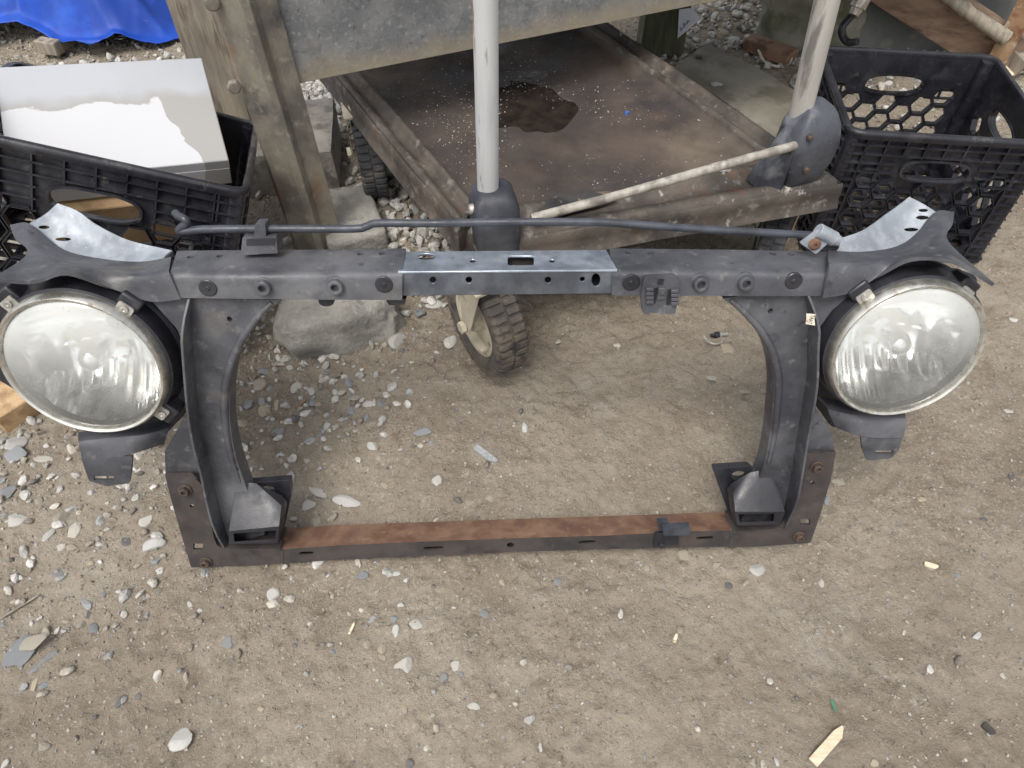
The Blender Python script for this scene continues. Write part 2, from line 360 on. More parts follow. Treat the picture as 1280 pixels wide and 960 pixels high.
def root(name, Mx, label, cat, group=None):
    o = bpy.data.objects.new(name, None); COL.objects.link(o); o.empty_display_size = .05
    o.matrix_world = Mx; ROOTM[o.name] = Mx.copy(); return tag(o, label, cat, group)
T3 = Matrix.Translation
def zmat(p, d):      # matrix whose z axis runs along d
    q = Vector(d).normalized().to_track_quat('Z', 'Y').to_matrix().to_4x4(); q.translation = Vector(p); return q
def smoothcurve(pts, sub=6): return [(p[0], p[1]) for p in catmull([Vector((a, b, 0)) for a, b in pts], sub)]

# ------------------------------------------------------------------ ground height
def vnoise(x, y, seed=0):
    x = np.asarray(x, float); y = np.asarray(y, float)
    xi = np.floor(x).astype(np.int64); yi = np.floor(y).astype(np.int64); fx = x-xi; fy = y-yi
    fx = fx*fx*(3-2*fx); fy = fy*fy*(3-2*fy)
    def h(a, b):
        n = (a*374761393+b*668265263+seed*1442695041) & 0x7fffffff
        n = ((n ^ (n >> 13))*1274126177) & 0x7fffffff
        return ((n ^ (n >> 16)) & 0xffff)/65535.
    return (h(xi, yi)*(1-fx)+h(xi+1, yi)*fx)*(1-fy)+(h(xi, yi+1)*(1-fx)+h(xi+1, yi+1)*fx)*fy
def gh(x, y, fine=True):
    z = (vnoise(x*2.3, y*2.3, 1)-.5)*.016+(vnoise(x*7, y*7, 2)-.5)*.010+(vnoise(x*21, y*21, 3)-.5)*.006
    if fine:
        m = vnoise(x*5, y*5, 9)
        k = vnoise(x*1.7, y*1.7, 12); z = z+(vnoise(x*42, y*42, 7)-.5)*.006*k+(vnoise(x*60, y*60, 4)-.5)*.0058*(.3+m)+(vnoise(x*110, y*110, 5)-.5)*.0048*(.5+k)+(vnoise(x*200, y*200, 6)-.5)*.0030
    return z-.004
def gz(x, y): return float(gh(np.array([x]), np.array([y]), False)[0])

def np_mesh(name, V, F, mat, smooth=True):
    me = bpy.data.meshes.new(name); k = F.shape[1]
    me.vertices.add(len(V)); me.vertices.foreach_set('co', V.astype(np.float32).ravel())
    me.loops.add(F.size); me.loops.foreach_set('vertex_index', F.astype(np.int32).ravel())
    me.polygons.add(len(F)); me.polygons.foreach_set('loop_start', np.arange(0, F.size, k, dtype=np.int32))
    me.polygons.foreach_set('loop_total', np.full(len(F), k, dtype=np.int32)); me.polygons.foreach_set('use_smooth', np.full(len(F), smooth))
    me.update(calc_edges=True); me.validate(); me.materials.append(mat)
    ob = bpy.data.objects.new(name, me); COL.objects.link(ob); return ob

# dirt material
def dirt():
    m = bpy.data.materials.new('packed_dirt'); m.use_nodes = True
    t = m.node_tree; N = t.nodes; L = t.links; b = N['Principled BSDF']; tc = N.new('ShaderNodeTexCoord')
    def nz(sc, off=0, d=8, r=.62):
        n = N.new('ShaderNodeTexNoise'); n.noise_dimensions = '4D'; n.inputs['W'].default_value = off; n.inputs['Scale'].default_value = sc
        n.inputs['Detail'].default_value = d; n.inputs['Roughness'].default_value = r; L.new(tc.outputs['Object'], n.inputs['Vector']); k = N.new('ShaderNodeMath'); k.operation = 'MULTIPLY_ADD'; L.new(n.outputs['Fac'], k.inputs[0]); k.inputs[1].default_value = 1.7; k.inputs[2].default_value = -.35; return k.outputs[0]
    def mr(x, a, c, o0=0, o1=1):
        q = N.new('ShaderNodeMapRange'); L.new(x, q.inputs[0]); q.inputs[1].default_value = a; q.inputs[2].default_value = c; q.inputs[3].default_value = o0; q.inputs[4].default_value = o1; return q.outputs[0]
    def mix(f, a, c):
        q = N.new('ShaderNodeMix'); q.data_type = 'RGBA'; L.new(f, q.inputs[0])
        for i, x in ((6, a), (7, c)):
            if isinstance(x, tuple): q.inputs[i].default_value = (*x, 1)
            else: L.new(x, q.inputs[i])
        return q.outputs[2]
    def mul(a, bb):
        q = N.new('ShaderNodeMath'); q.operation = 'MULTIPLY'; L.new(a, q.inputs[0]); L.new(bb, q.inputs[1]); return q.outputs[0]
    zone = mr(nz(2.1, 20, 4), .25, .8, .12, 1.0); zone2 = mr(nz(6.5, 22, 4), .35, .75, .25, 1.0)
    c = mix(mr(nz(2.6), .3, .7), (.240, .198, .150), (.345, .295, .230))
    c = mix(mr(nz(9, 2), .5, .9), c, (.36, .315, .25))
    c = mix(mul(mr(nz(4.2, 4), .62, 1.0), mr(nz(38, 33, 5), .2, .7)), c, (.44, .41, .35))
    c = mix(mr(nz(1.7, 30, 5), .56, .90), c, (.175, .142, .106))
    c = mix(mul(mr(nz(28, 5), .56, .9), zone2), c, (.165, .125, .085))
    c = mix(mul(mr(nz(190, 6, 3), .58, .85), zone), c, (.52, .48, .40))
    c = mix(mul(mr(nz(170, 8, 3), .60, .85), zone2), c, (.085, .066, .048))
    c = mix(mul(mr(nz(60, 12, 4), .66, .92), zone2), c, (.44, .41, .35))
    c = mix(mul(mr(nz(75, 14, 4), .66, .90), zone), c, (.12, .096, .070))
    L.new(c, b.inputs['Base Color']); b.inputs['Roughness'].default_value = .95; b.inputs['Specular IOR Level'].default_value = .25
    bp = N.new('ShaderNodeBump'); bp.inputs['Strength'].default_value = 1.; bp.inputs['Distance'].default_value = .004
    L.new(nz(170, 9, 6, .75), bp.inputs['Height']); L.new(bp.outputs[0], b.inputs['Normal']); return m
def build_ground():
    xs = np.concatenate([-np.geomspace(60, 1.95, 18), np.arange(-1.9, 2.1, .0045), np.geomspace(2.15, 60, 18)])
    ys = np.concatenate([-np.geomspace(60, .1, 18), np.arange(-.05, 2.75, .0045), np.geomspace(2.8, 80, 20)])
    X, Y = np.meshgrid(xs, ys); Z = gh(X, Y); nx, ny = len(xs), len(ys)
    V = np.stack([X.ravel(), Y.ravel(), Z.ravel()], 1)
    i = np.arange((ny-1)*nx).reshape(ny-1, nx)[:, :-1].ravel()
    F = np.stack([i, i+1, i+nx+1, i+nx], 1)
    o = np_mesh('ground', V, F, dirt()); tag(o, 'packed brown dirt yard strewn with grit', 'ground', None, 'structure')
build_ground()

# ================================================================== THE RADIATOR SUPPORT (leaning frame)
LEAN = 17
P1 = G(240, 707, .009); P2 = G(1020, 683, .009)
FX = (P2-P1).normalized(); back = Vector((-FX.y, FX.x, 0)).normalized()
FY = (back*math.sin(R(LEAN))+Vector((0, 0, math.cos(R(LEAN))))).normalized(); FN = FX.cross(FY).normalized(); FY = FN.cross(FX)
O = (P1+P2)/2
MF = Matrix((FX, FY, FN)).transposed().to_4x4(); MF.translation = O; MFI = MF.inverted()
def fp(u, v, n=0.):
    """frame-local point (s, t, n) seen at photo reading u, v on the plane n in front of the frame"""
    return MFI @ on_plane(u, v, O+FN*n, FN)
def f2(u, v, n=0.): p = fp(u, v, n); return (p.x, p.y)
def fpl(g, pts, holes, n0, n1, rnd=.0, nref=None):
    nr = n1 if nref is None else nref
    o = [f2(u, v, nr) for u, v in pts]
    if rnd: o = roundc(o, rnd)
    hh = []
    for h in holes: hh.append([f2(u, v, nr) for u, v in h])
    return plate(g, o, hh, n0, n1)
FR = root('radiator_support', MF, 'black plastic and rusty steel front end frame of a car with two round headlights', 'car part')
def fk(name, g, mat, bevel=.0015, parent=None, **k): return mk(name, g, mat, parent or FR, bevel, wm=MF, **k)

# --- crossbar: left and right plastic covers, steel centre channel
def beam_ring(u, vb, vc, vk, nb=-.072, nf=0., r=.009, ub=None):
    A = fp(u, vb, nf); C = fp(u, vc, nf); K = fp(ub if ub else u, vk, nb)
    bb = Vector((A.x, A.y+.001, nb)); up = (C-A).normalized(); bk = (K-C).normalized()
    a = C-up*r; b = C+bk*r; ring = [bb, A+Vector((0, .002, -.004)), A+Vector((0, .003, 0))]
    for k in range(6):
        t = k/5; ring.append(a*(1-t)**2+C*2*t*(1-t)+b*t*t)
    ring += [K-bk*.006, K-Vector((0, .004, 0))]
    return ring
def holecyl(u, v, n, rx, ry=None, axis='n', depth=.03):
    ry = ry or rx; p = fp(u, v, n); g = Geo()
    if axis == 'n': plate(g, ell(p.x, p.y, rx, ry, 18), [], p.z-depth, p.z+.02)
    else:
        Mx = MF.to_3x3().to_4x4()
        V = ell(0, 0, rx, ry, 18); plate(g, V, [], -.03, .03, T3(p) @ Matrix.Rotation(R(-90), 4, 'X'))
    return g.xf(MF)
def topn(v, vc, vk, nb=-.072): return nb*(vc-v)/(vc-vk)
# left cover
g = Geo(); loft(g, [beam_ring(212, 375, 343, 311, ub=222), beam_ring(300, 376.5, 344, 310), beam_ring(400, 377.5, 343, 309.5), beam_ring(503, 378, 341, 308, ub=507)])
cl = fk('crossbar_cover', g, 'plastic', 0)
cut(cl, [holecyl(u, v, topn(v, 343, 310), .0042, .0042, 't') for u, v in ((238, 321), (275, 320), (451, 319), (478, 319))])
g = Geo(); loft(g, [beam_ring(765, 372, 339.5, 308, ub=762), beam_ring(850, 372.5, 340, 309), beam_ring(950, 373, 341, 310.5), beam_ring(1034, 372.5, 342, 313, ub=1040)])
cr_ = fk('crossbar_cover', g, 'plastic', 0)
cut(cr_, [holecyl(u, v, topn(v, 340, 309), .0042, .0042, 't') for u, v in ((785, 317), (813, 317), (966, 316), (989, 316))])
# steel centre: a front face and a top face with punched holes
g = Geo()
A1, A2 = fp(497, 339, -.004), fp(772, 336.5, -.004)
fpl(g, [(497, 340), (772, 337), (770, 367), (500, 370)], [[(541+4*math.cos(a), 350+4*math.sin(a)) for a in np.linspace(0, 6.28, 12, False)],
     [(586+4*math.cos(a), 350+4*math.sin(a)) for a in np.linspace(0, 6.28, 12, False)], [(685+4*math.cos(a), 350+4*math.sin(a)) for a in np.linspace(0, 6.28, 12, False)],
     [(728+3*math.cos(a), 349+3*math.sin(a)) for a in np.linspace(0, 6.28, 12, False)], [(745+5.5*math.cos(a), 350+8*math.sin(a)) for a in np.linspace(0, 6.28, 16, False)]], -.007, -.004)
fk('channel_front_face', g, 'steel_shaded', .0008)
g = Geo(); K1 = fp(505, 314, -.066)
TM = frame_matrix(A1, A2-A1, K1-A1); TMI = TM.inverted(); tn = TM.col[2].xyz
def tp(u, v):      # on the top face
    nW = (MF.to_3x3() @ tn).normalized(); q = on_plane(u, v, MF @ A1, nW); l = TMI @ (MFI @ q); return (l.x, l.y)
def tc_(u, v, ru, rv, n=16, p=2): return [tp(u+x, v+y) for x, y in ell(0, 0, ru, rv, n, 0, p)]
plate(g, [tp(*q) for q in ((497, 339.5), (772, 337), (758, 312), (506, 314.5))],
      [tc_(533, 320.5, 11, 4), tc_(591, 326, 4, 2), tc_(651, 325.5, 16.5, 6, 20, 7), tc_(690, 326, 4, 2)], -.003, 0, TM)
fk('channel_top_face', g, 'steel_lit', .0008)
g = Geo(); q = [fp(499, 369, -.006), fp(770, 366, -.006)]; 
hull(g, [q[0], q[1], q[0]+Vector((0, .003, 0)), q[1]+Vector((0, .003, 0)), q[0]+Vector((0, 0, -.06)), q[1]+Vector((0, 0, -.06)), q[0]+Vector((0, .003, -.06)), q[1]+Vector((0, .003, -.06))])
fk('channel_bottom_flange', g, 'steel_shaded', 0)
g = Geo(); hull(g, [fp(u, v, n)+Vector((0, d, 0)) for u in (500, 764) for v, d in ((368, 0), (322, 0)) for n in (-.062, -.060)]); fk('channel_back_wall', g, 'rustdark', 0)
# round bosses with a bore, black plugs
for (u, v) in ((330, 358), (420, 357), (875, 353), (931, 352)):
    p = fp(u, v, 0); g = Geo(); lathe(g, [(.0045, -.012), (.0045, .0075), (.0052, .0085), (.0078, .0085), (.0088, .0075), (.0095, .001), (.0115, 0), (.0115, -.003)], T3(p), 28)
    fk('boss', g, 'plastic', 0)
    g = Geo(); lathe(g, [(.0046, 0), (.0046, .0006), (0, .0006)], T3(p+Vector((0, 0, -.002))), 20); fk('boss_bore', g, 'bolt', 0)
for (u, v) in ((260, 360), (480, 355.5), (789, 353), (992, 351)):
    p = fp(u, v, 0); g = Geo(); lathe(g, [(.0105, -.002), (.0105, .0008), (.0095, .0016), (.003, .0016), (.002, .0028), (0, .0028)], T3(p), 28); fk('plug', g, 'plastic_dark', 0)
# tabs below the header
for (u, v, wd) in ((408, 377, 11), (452+13, 379, 0),):
    if wd: g = Geo(); fpl(g, [(u-wd, v-4), (u+wd, v-4), (u+wd-2, v+3), (u+4, v+6), (u-4, v+6), (u-wd+2, v+3)], [], -.03, -.01, .003); fk('lower_tab', g, 'plastic_dark', .001)
g = Geo(); fpl(g, [(482, 374), (508, 374), (506, 381), (486, 382)], [], -.03, -.006, .003); fk('lower_tab', g, 'plastic_dark', .001)
# latch bracket on the right cover
g = Geo()
fpl(g, [(806, 346), (843, 344), (850, 350), (848, 372), (844, 393), (812, 391), (811, 394), (803, 391), (801, 372), (804, 352)], [], 0, .006, .003)
LB = fk('latch_bracket', g, 'plastic', .0012)
g = Geo()
for (u0, v0, du) in ((812, 361, 9), (843, 363, 9)):
    for k in range(4):
        p = fp(u0, v0+k*5.2, .008); bar(g, p+Vector((-.0045, 0, 0)), p+Vector((.0045, 0, 0)), .0045, .007, Vector((0, 0, 1)))
p = fp(826.5, 361, .008); box(g, (p.x-.004, p.y-.006, .005), (p.x+.004, p.y+.003, .013)); p = fp(826.5, 368, .008); box(g, (p.x-.0048, p.y-.006, .005), (p.x+.0048, p.y+.002, .010))
mk('bracket_ribs', g, 'plastic', LB, .0008, wm=MF)
g = Geo()
for (u0, v0) in ((818.5, 369), (836, 371)):
    p = fp(u0, v0, .007); box(g, (p.x-.0022, p.y-.011, .0055), (p.x+.0022, p.y+.009, .0068))
p = fp(826, 353, .007); box(g, (p.x-.0035, p.y-.003, .0055), (p.x+.0035, p.y+.004, .0069)); mk('bracket_slots', g, 'plastic_dark', LB, 0, wm=MF)

# --- uprights
def upright(outer, ribline, ribtop, holes, flutes):
    g = Geo(); fpl(g, outer, [], -.04, -.012, .004, nref=-.012)
    up = fk('upright', g, 'plastic', .003, bseg=3); cc = []
    for u, v, a, b in holes:
        q = fp(u, v, -.012); c = Geo(); plate(c, ell(q.x, q.y, a*.0011, b*.0011, 14), [], -.02, .0); cc.append(c.xf(MF))
    cut(up, cc)
    g = Geo(); L = [fp(u, v, -.006) for u, v in ribline]; L = catmull(L, 6); n = len(L)
    V = []; F = []
    for i, p in enumerate(L):
        q = i/(n-1); h = .026*min(1, q*6+.05)*min(1, (1-q)*3+.45)
        d = (L[min(i+1, n-1)]-L[max(i-1, 0)]).normalized(); s = Vector((d.y, -d.x, 0))*.0016
        V += [p-s+Vector((0, 0, -.03)), p+s+Vector((0, 0, -.03)), p+s+Vector((0, 0, h)), p-s+Vector((0, 0, h))]
    for i in range(n-1):
        for k in range(4):
            k2 = (k+1) % 4; F.append((i*4+k, i*4+k2, i*4+4+k2, i*4+4+k))
    F += [(0, 1, 2, 3), ((n-1)*4+3, (n-1)*4+2, (n-1)*4+1, (n-1)*4)]
    g.add(V, F); mk('upright_rib', g, 'plastic', up, .0008, wm=MF)
    g = Geo(); L = catmull([fp(u, v, -.0125) for u, v in flutes], 5); n = len(L)
    tube(g, L, [.003+.0025*math.sin(math.pi*i/(n-1)) for i in range(n)], 12); mk('upright_edge', g, 'plastic', up, 0, wm=MF)
    return up
inL = smoothcurve([(352, 375), (330, 393), (306, 424), (292, 461), (287, 500), (289, 540), (296, 574), (306, 604), (318, 640)])
upL = upright([(186, 372)]+inL+[(332, 668), (286, 681), (276, 670), (262, 618), (246, 594), (207, 590), (206, 563), (216, 548), (234, 515), (238, 480), (232, 440), (222, 412)],
        [(237, 370), (236, 400), (239, 450), (243, 500), (249, 540), (258, 575), (266, 615), (276, 655), (283, 678)], 0,
        [(287, 399, 3, 3.5), (296, 586, 2, 3)], [(340, 378), (322, 396), (302, 424), (287, 461), (281, 500), (283, 540), (290, 574), (299, 602)])
inR = smoothcurve([(903, 373), (925, 390), (945, 412), (960, 440), (967, 475), (965, 515), (961, 550), (955, 580), (946, 604), (936, 630)])
upR = upright([(1098, 346), (1066, 366)]+[(1040, 388), (1024, 410), (1019, 440), (1015, 475), (1016, 505), (1030, 525), (1041, 545), (1043, 566), (1003, 570), (992, 600), (985, 640), (975, 662), (965, 668), (925, 655)]+inR[::-1],
        [(1007, 360), (1014, 392), (1013, 430), (1012, 470), (1006, 510), (1000, 545), (993, 590), (986, 625), (978, 655)], 0,
        [(963, 389, 3, 3.5), (962, 565, 2, 3)], [(913, 374), (931, 391), (951, 413), (966, 441), (973, 475), (971, 515), (967, 548), (960, 580)])
# paper sticker with letters on the right upright
g = Geo(); fpl(g, [(1008, 392), (1020, 393), (1018, 399), (1019, 407), (1007, 405), (1008, 399)], [], .0185, .0192); stk = fk('paper_sticker', g, 'label', 0)
tcv = bpy.data.curves.new('t', 'FONT'); tcv.body = 'TAAT'; tcv.size = .0075; tcv.align_x = 'CENTER'; tcv.align_y = 'CENTER'; tcv.extrude = .0001
to = bpy.data.objects.new('t', tcv); COL.objects.link(to); bpy.context.view_layer.update()
tm = bpy.data.meshes.new_from_object(to.evaluated_get(bpy.context.evaluated_depsgraph_get())); bpy.data.objects.remove(to)
g = Geo(); p = fp(1014, 399.5, .0195); g.add([v.co for v in tm.vertices], [list(f.vertices) for f in tm.polygons], T3(p) @ Matrix.Rotation(R(-98), 4, 'Z') @ Matrix.Diagonal((.62, 1, 1, 1)))
mk('sticker_letters', g, 'inkbrown', stk, 0, wm=MF, recalc=False)

# --- feet of the uprights (hollow plastic mounts)
def foot(plate_pts, hole, body_top, body_bot, slot):
    g = Geo(); fpl(g, plate_pts, [ell(*hole, 18)], -.048, -.036, .004, nref=-.036); f = fk('foot_mount', g, 'plastic_dark', .002)
    g = Geo(); hull(g, [fp(u, v, n) for u, v, n in body_top+body_bot]); b = mk('mount_housing', g, 'plastic_dark', f, .0065, 4, wm=MF)
    c = Geo(); hull(c, [fp(u, v, n) for u, v in slot for n in (.06, -.02)]); c.xf(MF); cut(b, [c])
    g = Geo(); fpl(g, [slot[0], slot[1], slot[2], slot[3]], [], -.026, -.022, nref=.005); mk('mount_recess', g, 'plastic_dark', f, 0, wm=MF)
foot([(312, 604), (363, 600), (364, 618), (354, 664), (320, 674), (300, 650)], (335, 613, 9, 5.5), [(296, 602, -.02), (320, 604, -.02), (352, 619, -.02), (359, 627, -.02), (352, 632, -.004), (292, 630, -.004)],
     [(286, 664, .018), (349, 658, .018), (354, 661, -.03), (286, 680, .018), (347, 679, .018), (286, 676, -.035), (353, 672, -.03)], [(292, 667), (345, 663), (344, 674), (293, 677)])
foot([(891, 586), (937, 583), (952, 598), (960, 640), (930, 662), (916, 656), (903, 620)], (924, 595, 10, 6), [(958, 586, -.02), (938, 590, -.02), (914, 604, -.02), (909, 611, -.02), (916, 616, -.004), (974, 610, -.004)],
     [(919, 640, .018), (981, 640, .018), (914, 645, -.03), (921, 657, .018), (974, 656, .018), (916, 653, -.035), (982, 650, -.03)], [(923, 643), (968, 642), (967, 652), (925, 653)])

# --- lower crossbar (rusty top, dark front) and its L shaped end plates
def lowbar(us, vb, vc, vk, mat_top, mat_front, n0=0., nb=-.05):
    g = Geo(); a = []; 
    rings = []
    for u, b_, c_, k_ in zip(us, vb, vc, vk):
        A, C, K = fp(u, b_, n0), fp(u, c_, n0), fp(u, k_, nb); rings.append((A, C, K))
    th = Vector((0, 0, -.0025))
    gf = Geo(); loft(gf, [[A, C, C+th, A+th] for A, C, K in rings])
    gt = Geo()
    loft(gt, [[C+Vector((0, 0, -.0003)), C+(C-K).normalized()*.0+Vector((0, .0012, 0)), K, K-Vector((0, .0025, 0)), C-Vector((0, .0016, .0003))] for A, C, K in rings])
    gb = Geo(); loft(gb, [[Vector((K.x, A.y, nb)), Vector((K.x, K.y-.003, nb)), Vector((K.x, K.y-.003, nb+.002)), Vector((K.x, A.y, nb+.002))] for A, C, K in rings])
    return gf, gt, gb
us = [346, 420, 520, 640, 760, 860, 916]
gf, gt, gb = lowbar(us, [705, 700, 695.5, 690, 686.5, 684.5, 683.5], [687, 682, 677.5, 673, 669.5, 664.5, 662.5], [661, 656.5, 653, 649, 645, 641.5, 640], 0, 0)
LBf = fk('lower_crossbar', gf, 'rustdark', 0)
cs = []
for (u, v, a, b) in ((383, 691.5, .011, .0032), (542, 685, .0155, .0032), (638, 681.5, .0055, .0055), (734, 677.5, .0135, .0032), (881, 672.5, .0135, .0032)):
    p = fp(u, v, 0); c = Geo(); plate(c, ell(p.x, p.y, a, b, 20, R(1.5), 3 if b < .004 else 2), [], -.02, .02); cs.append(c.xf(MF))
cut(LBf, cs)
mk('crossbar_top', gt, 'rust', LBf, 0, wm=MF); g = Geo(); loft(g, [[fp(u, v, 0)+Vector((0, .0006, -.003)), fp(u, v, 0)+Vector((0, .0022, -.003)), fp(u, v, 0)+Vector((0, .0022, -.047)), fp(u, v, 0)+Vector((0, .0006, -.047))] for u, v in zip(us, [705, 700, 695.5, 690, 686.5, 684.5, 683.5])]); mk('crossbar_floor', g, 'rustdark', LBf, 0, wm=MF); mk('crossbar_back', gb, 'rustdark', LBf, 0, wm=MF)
# end plates
def endplate(outer, bolts, pin, sq, lip):
    g = Geo(); fpl(g, outer, [[(sq[0]-6, sq[1]-4), (sq[0]+6, sq[1]-4), (sq[0]+6, sq[1]+4), (sq[0]-6, sq[1]+4)], [(pin[0]+2.5*math.cos(a), pin[1]+2.5*math.sin(a)) for a in np.linspace(0, 6.28, 10, False)]], -.004, .001, .003, nref=0)
    e = fk('end_plate', g, 'rustdark', .0012)
    g = Geo(); L = catmull([fp(u, v, .0) for u, v in lip], 5); rings = [[p+Vector((0, 0, .006)), p+Vector((.0015, .002, .006)), p+Vector((.0015, .002, -.04)), p+Vector((0, 0, -.04))] for p in L]
    loft(g, rings); mk('plate_lip', g, 'rustdark', e, 0, wm=MF)
    for (u, v) in bolts:
        p = fp(u, v, 0); g = Geo(); lathe(g, [(.0095, .001), (.0095, .003), (.0085, .0035)], T3(p), 20); lathe(g, [(.0072, .003), (.0072, .009), (.0062, .010), (.0036, .010), (.0034, .006), (0, .006)], T3(p), 6, .3)
        mk('bolt', g, 'bolt', e, .0004, wm=MF)
endplate([(206, 591), (240, 591), (247, 598), (255, 604), (262, 640), (270, 676), (281, 684), (346, 686), (355, 688), (354, 704), (300, 707), (239, 709), (226, 665), (213, 620)],
         [(232, 611), (258, 701)], (240, 632), (248, 683), [(246, 597), (256, 610), (263, 645), (271, 677), (284, 683), (318, 684), (350, 684)])
endplate([(1045, 564), (1010, 566), (1001, 574), (995, 610), (986, 645), (977, 656), (960, 661), (912, 664), (911, 684), (960, 682), (1013, 678), (1026, 640), (1038, 600)],
         [(1020, 582), (998, 669)], (1015, 603), (1006, 652), [(1003, 575), (997, 600), (988, 640), (978, 655), (960, 659), (915, 662)])
# dark clip on the lower bar
g = Geo(); fpl(g, [(819, 667), (848, 665), (849, 681), (817, 684)], [], .001, .006, .002); CL = fk('wiring_clip', g, 'plastic_dark', .001)
g = Geo(); fpl(g, [(821, 650), (835, 650), (838, 663), (824, 664)], [], .0, .004, .001); fpl(g, [(828, 660), (862, 657), (863, 669), (830, 670)], [], .006, .014, .002)
mk('clip_arm', g, 'rubber_rod', CL, .001, wm=MF)
g = Geo(); lathe(g, [(.005, .004), (.005, .008), (.003, .009), (0, .009)], T3(fp(826, 678, 0)), 18); mk('clip_stud', g, 'plastic_dark', CL, 0, wm=MF)

# --- wings: galvanised horns and plastic brows
def F3(rows): return [[fp(u, v, n) for u, v, n in r] for r in rows]
g = Geo(); sheet(g, F3([[(215, 313, -.075), (160, 300, -.10), (120, 281, -.125), (97, 264, -.14), (72, 254, -.15)],
    [(208, 318, -.07), (165, 314, -.09), (118, 303, -.115), (85, 287, -.13), (56, 268, -.145)],
    [(203, 325, -.055), (170, 328, -.07), (120, 325, -.085), (78, 311, -.11), (37, 279, -.125)]]), .0025)
hL = fk('wing_flange', g, 'galv', 0)
g = Geo(); sheet(g, F3([[(1047, 300, -.075), (1078, 288, -.09), (1108, 267, -.12), (1122, 257, -.13), (1135, 247, -.14)],
    [(1048, 310, -.065), (1080, 303, -.08), (1115, 287, -.11), (1135, 274, -.125), (1152, 255, -.135)],
    [(1040, 318, -.055), (1080, 317, -.07), (1122, 311, -.09), (1147, 295, -.105), (1169, 266, -.125)]]), .0025)
hR = fk('wing_flange', g, 'galv', 0)
for h_, L in ((hL, [(55, 284, 7, 2.2, -.13), (79, 299, 10, 2.2, -.118)]), (hR, [(1153, 272, 8, 2.6, -.125), (1139, 287, 9, 2.4, -.115), (1154, 263, 6, 2, -.132)])):
    cc = []
    for u, v, a, b, n in L:
        c = Geo(); hull(c, [fp(u+a*math.cos(q), v+b*math.sin(q), n+dn) for q in np.linspace(0, 6.28, 14, False) for dn in (-.02, .03)]); cc.append(c.xf(MF))
    cut(h_, cc)
g = Geo(); sheet(g, F3([[(214, 321, -.055), (175, 327, -.065), (125, 323, -.085), (78, 311, -.105), (38, 280, -.12), (12, 281, -.125)],
    [(212, 334, -.02), (178, 337, -.03), (130, 333, -.045), (80, 323, -.06), (44, 303, -.08), (18, 296, -.09)],
    [(212, 343, .002), (181, 346, -.006), (140, 342, -.012), (94, 333, -.02), (60, 325, -.03), (34, 317, -.05)],
    [(226, 374, .001), (188, 377, -.002), (143, 362, .0), (84, 340, .012), (40, 351, .022), (-10, 348, .03)]]), .004)
fk('wing_brow', g, 'plastic', 0)
g = Geo(); sheet(g, F3([[(1034, 317, -.055), (1080, 318, -.07), (1122, 311, -.09), (1148, 294, -.105), (1170, 268, -.12), (1191, 268, -.12)],
    [(1034, 327, -.02), (1085, 327, -.03), (1125, 322, -.045), (1155, 307, -.06), (1175, 291, -.075), (1189, 283, -.09)],
    [(1034, 336, .002), (1077, 334, -.006), (1112, 327, -.012), (1140, 321, -.02), (1166, 313, -.03), (1183, 305, -.05)],
    [(1026, 371, .001), (1063, 364, -.002), (1100, 346, .0), (1140, 327, .012), (1190, 330, .022), (1240, 358, .03)]]), .004)
fk('wing_brow', g, 'plastic', 0)
# dark bulkheads behind the lamps and lower lamp arms
g = Geo(); fpl(g, [(-30, 345), (60, 335), (150, 350), (205, 385), (232, 430), (238, 480), (234, 515), (205, 545), (120, 548), (-10, 470)], [], -.10, -.095, .01); fk('lamp_bulkhead', g, 'plastic_dark', .001)
g = Geo(); fpl(g, [(1222, 345), (1190, 335), (1110, 345), (1050, 370), (1020, 420), (1012, 470), (1018, 505), (1040, 535), (1115, 525), (1215, 450)], [], -.10, -.095, .01); fk('lamp_bulkhead', g, 'plastic_dark', .001)
def arm(rows, tab, slot):
    g = Geo(); sheet(g, F3(rows), .004); a = fk('lamp_arm', g, 'plastic', 0)
    g = Geo(); fpl(g, tab, [slot], -.012, -.008, .003, nref=-.01); mk('arm_tab', g, 'plastic', a, .001, wm=MF)
arm([[(215, 520, -.06), (180, 530, -.05), (140, 536, -.045), (98, 540, -.04)], [(212, 535, -.035), (180, 543, -.02), (140, 547, -.016), (98, 552, -.012)], [(205, 555, -.03), (170, 566, -.012), (140, 572, -.008), (102, 573, -.008)]],
    [(102, 571), (166, 569), (165, 590), (162, 603), (134, 607), (112, 600)], [(118, 594), (143, 594), (143, 599), (118, 599)])
arm([[(1022, 498, -.06), (1060, 506, -.05), (1095, 510, -.045), (1127, 512, -.04)], [(1035, 512, -.035), (1065, 520, -.02), (1098, 524, -.016), (1131, 524, -.012)], [(1046, 532, -.03), (1075, 543, -.012), (1098, 546, -.008), (1128, 545, -.008)]],
    [(1075, 543), (1128, 543), (1123, 561), (1113, 572), (1083, 575), (1077, 560)], [(1093, 562), (1115, 562), (1115, 566), (1093, 566)])

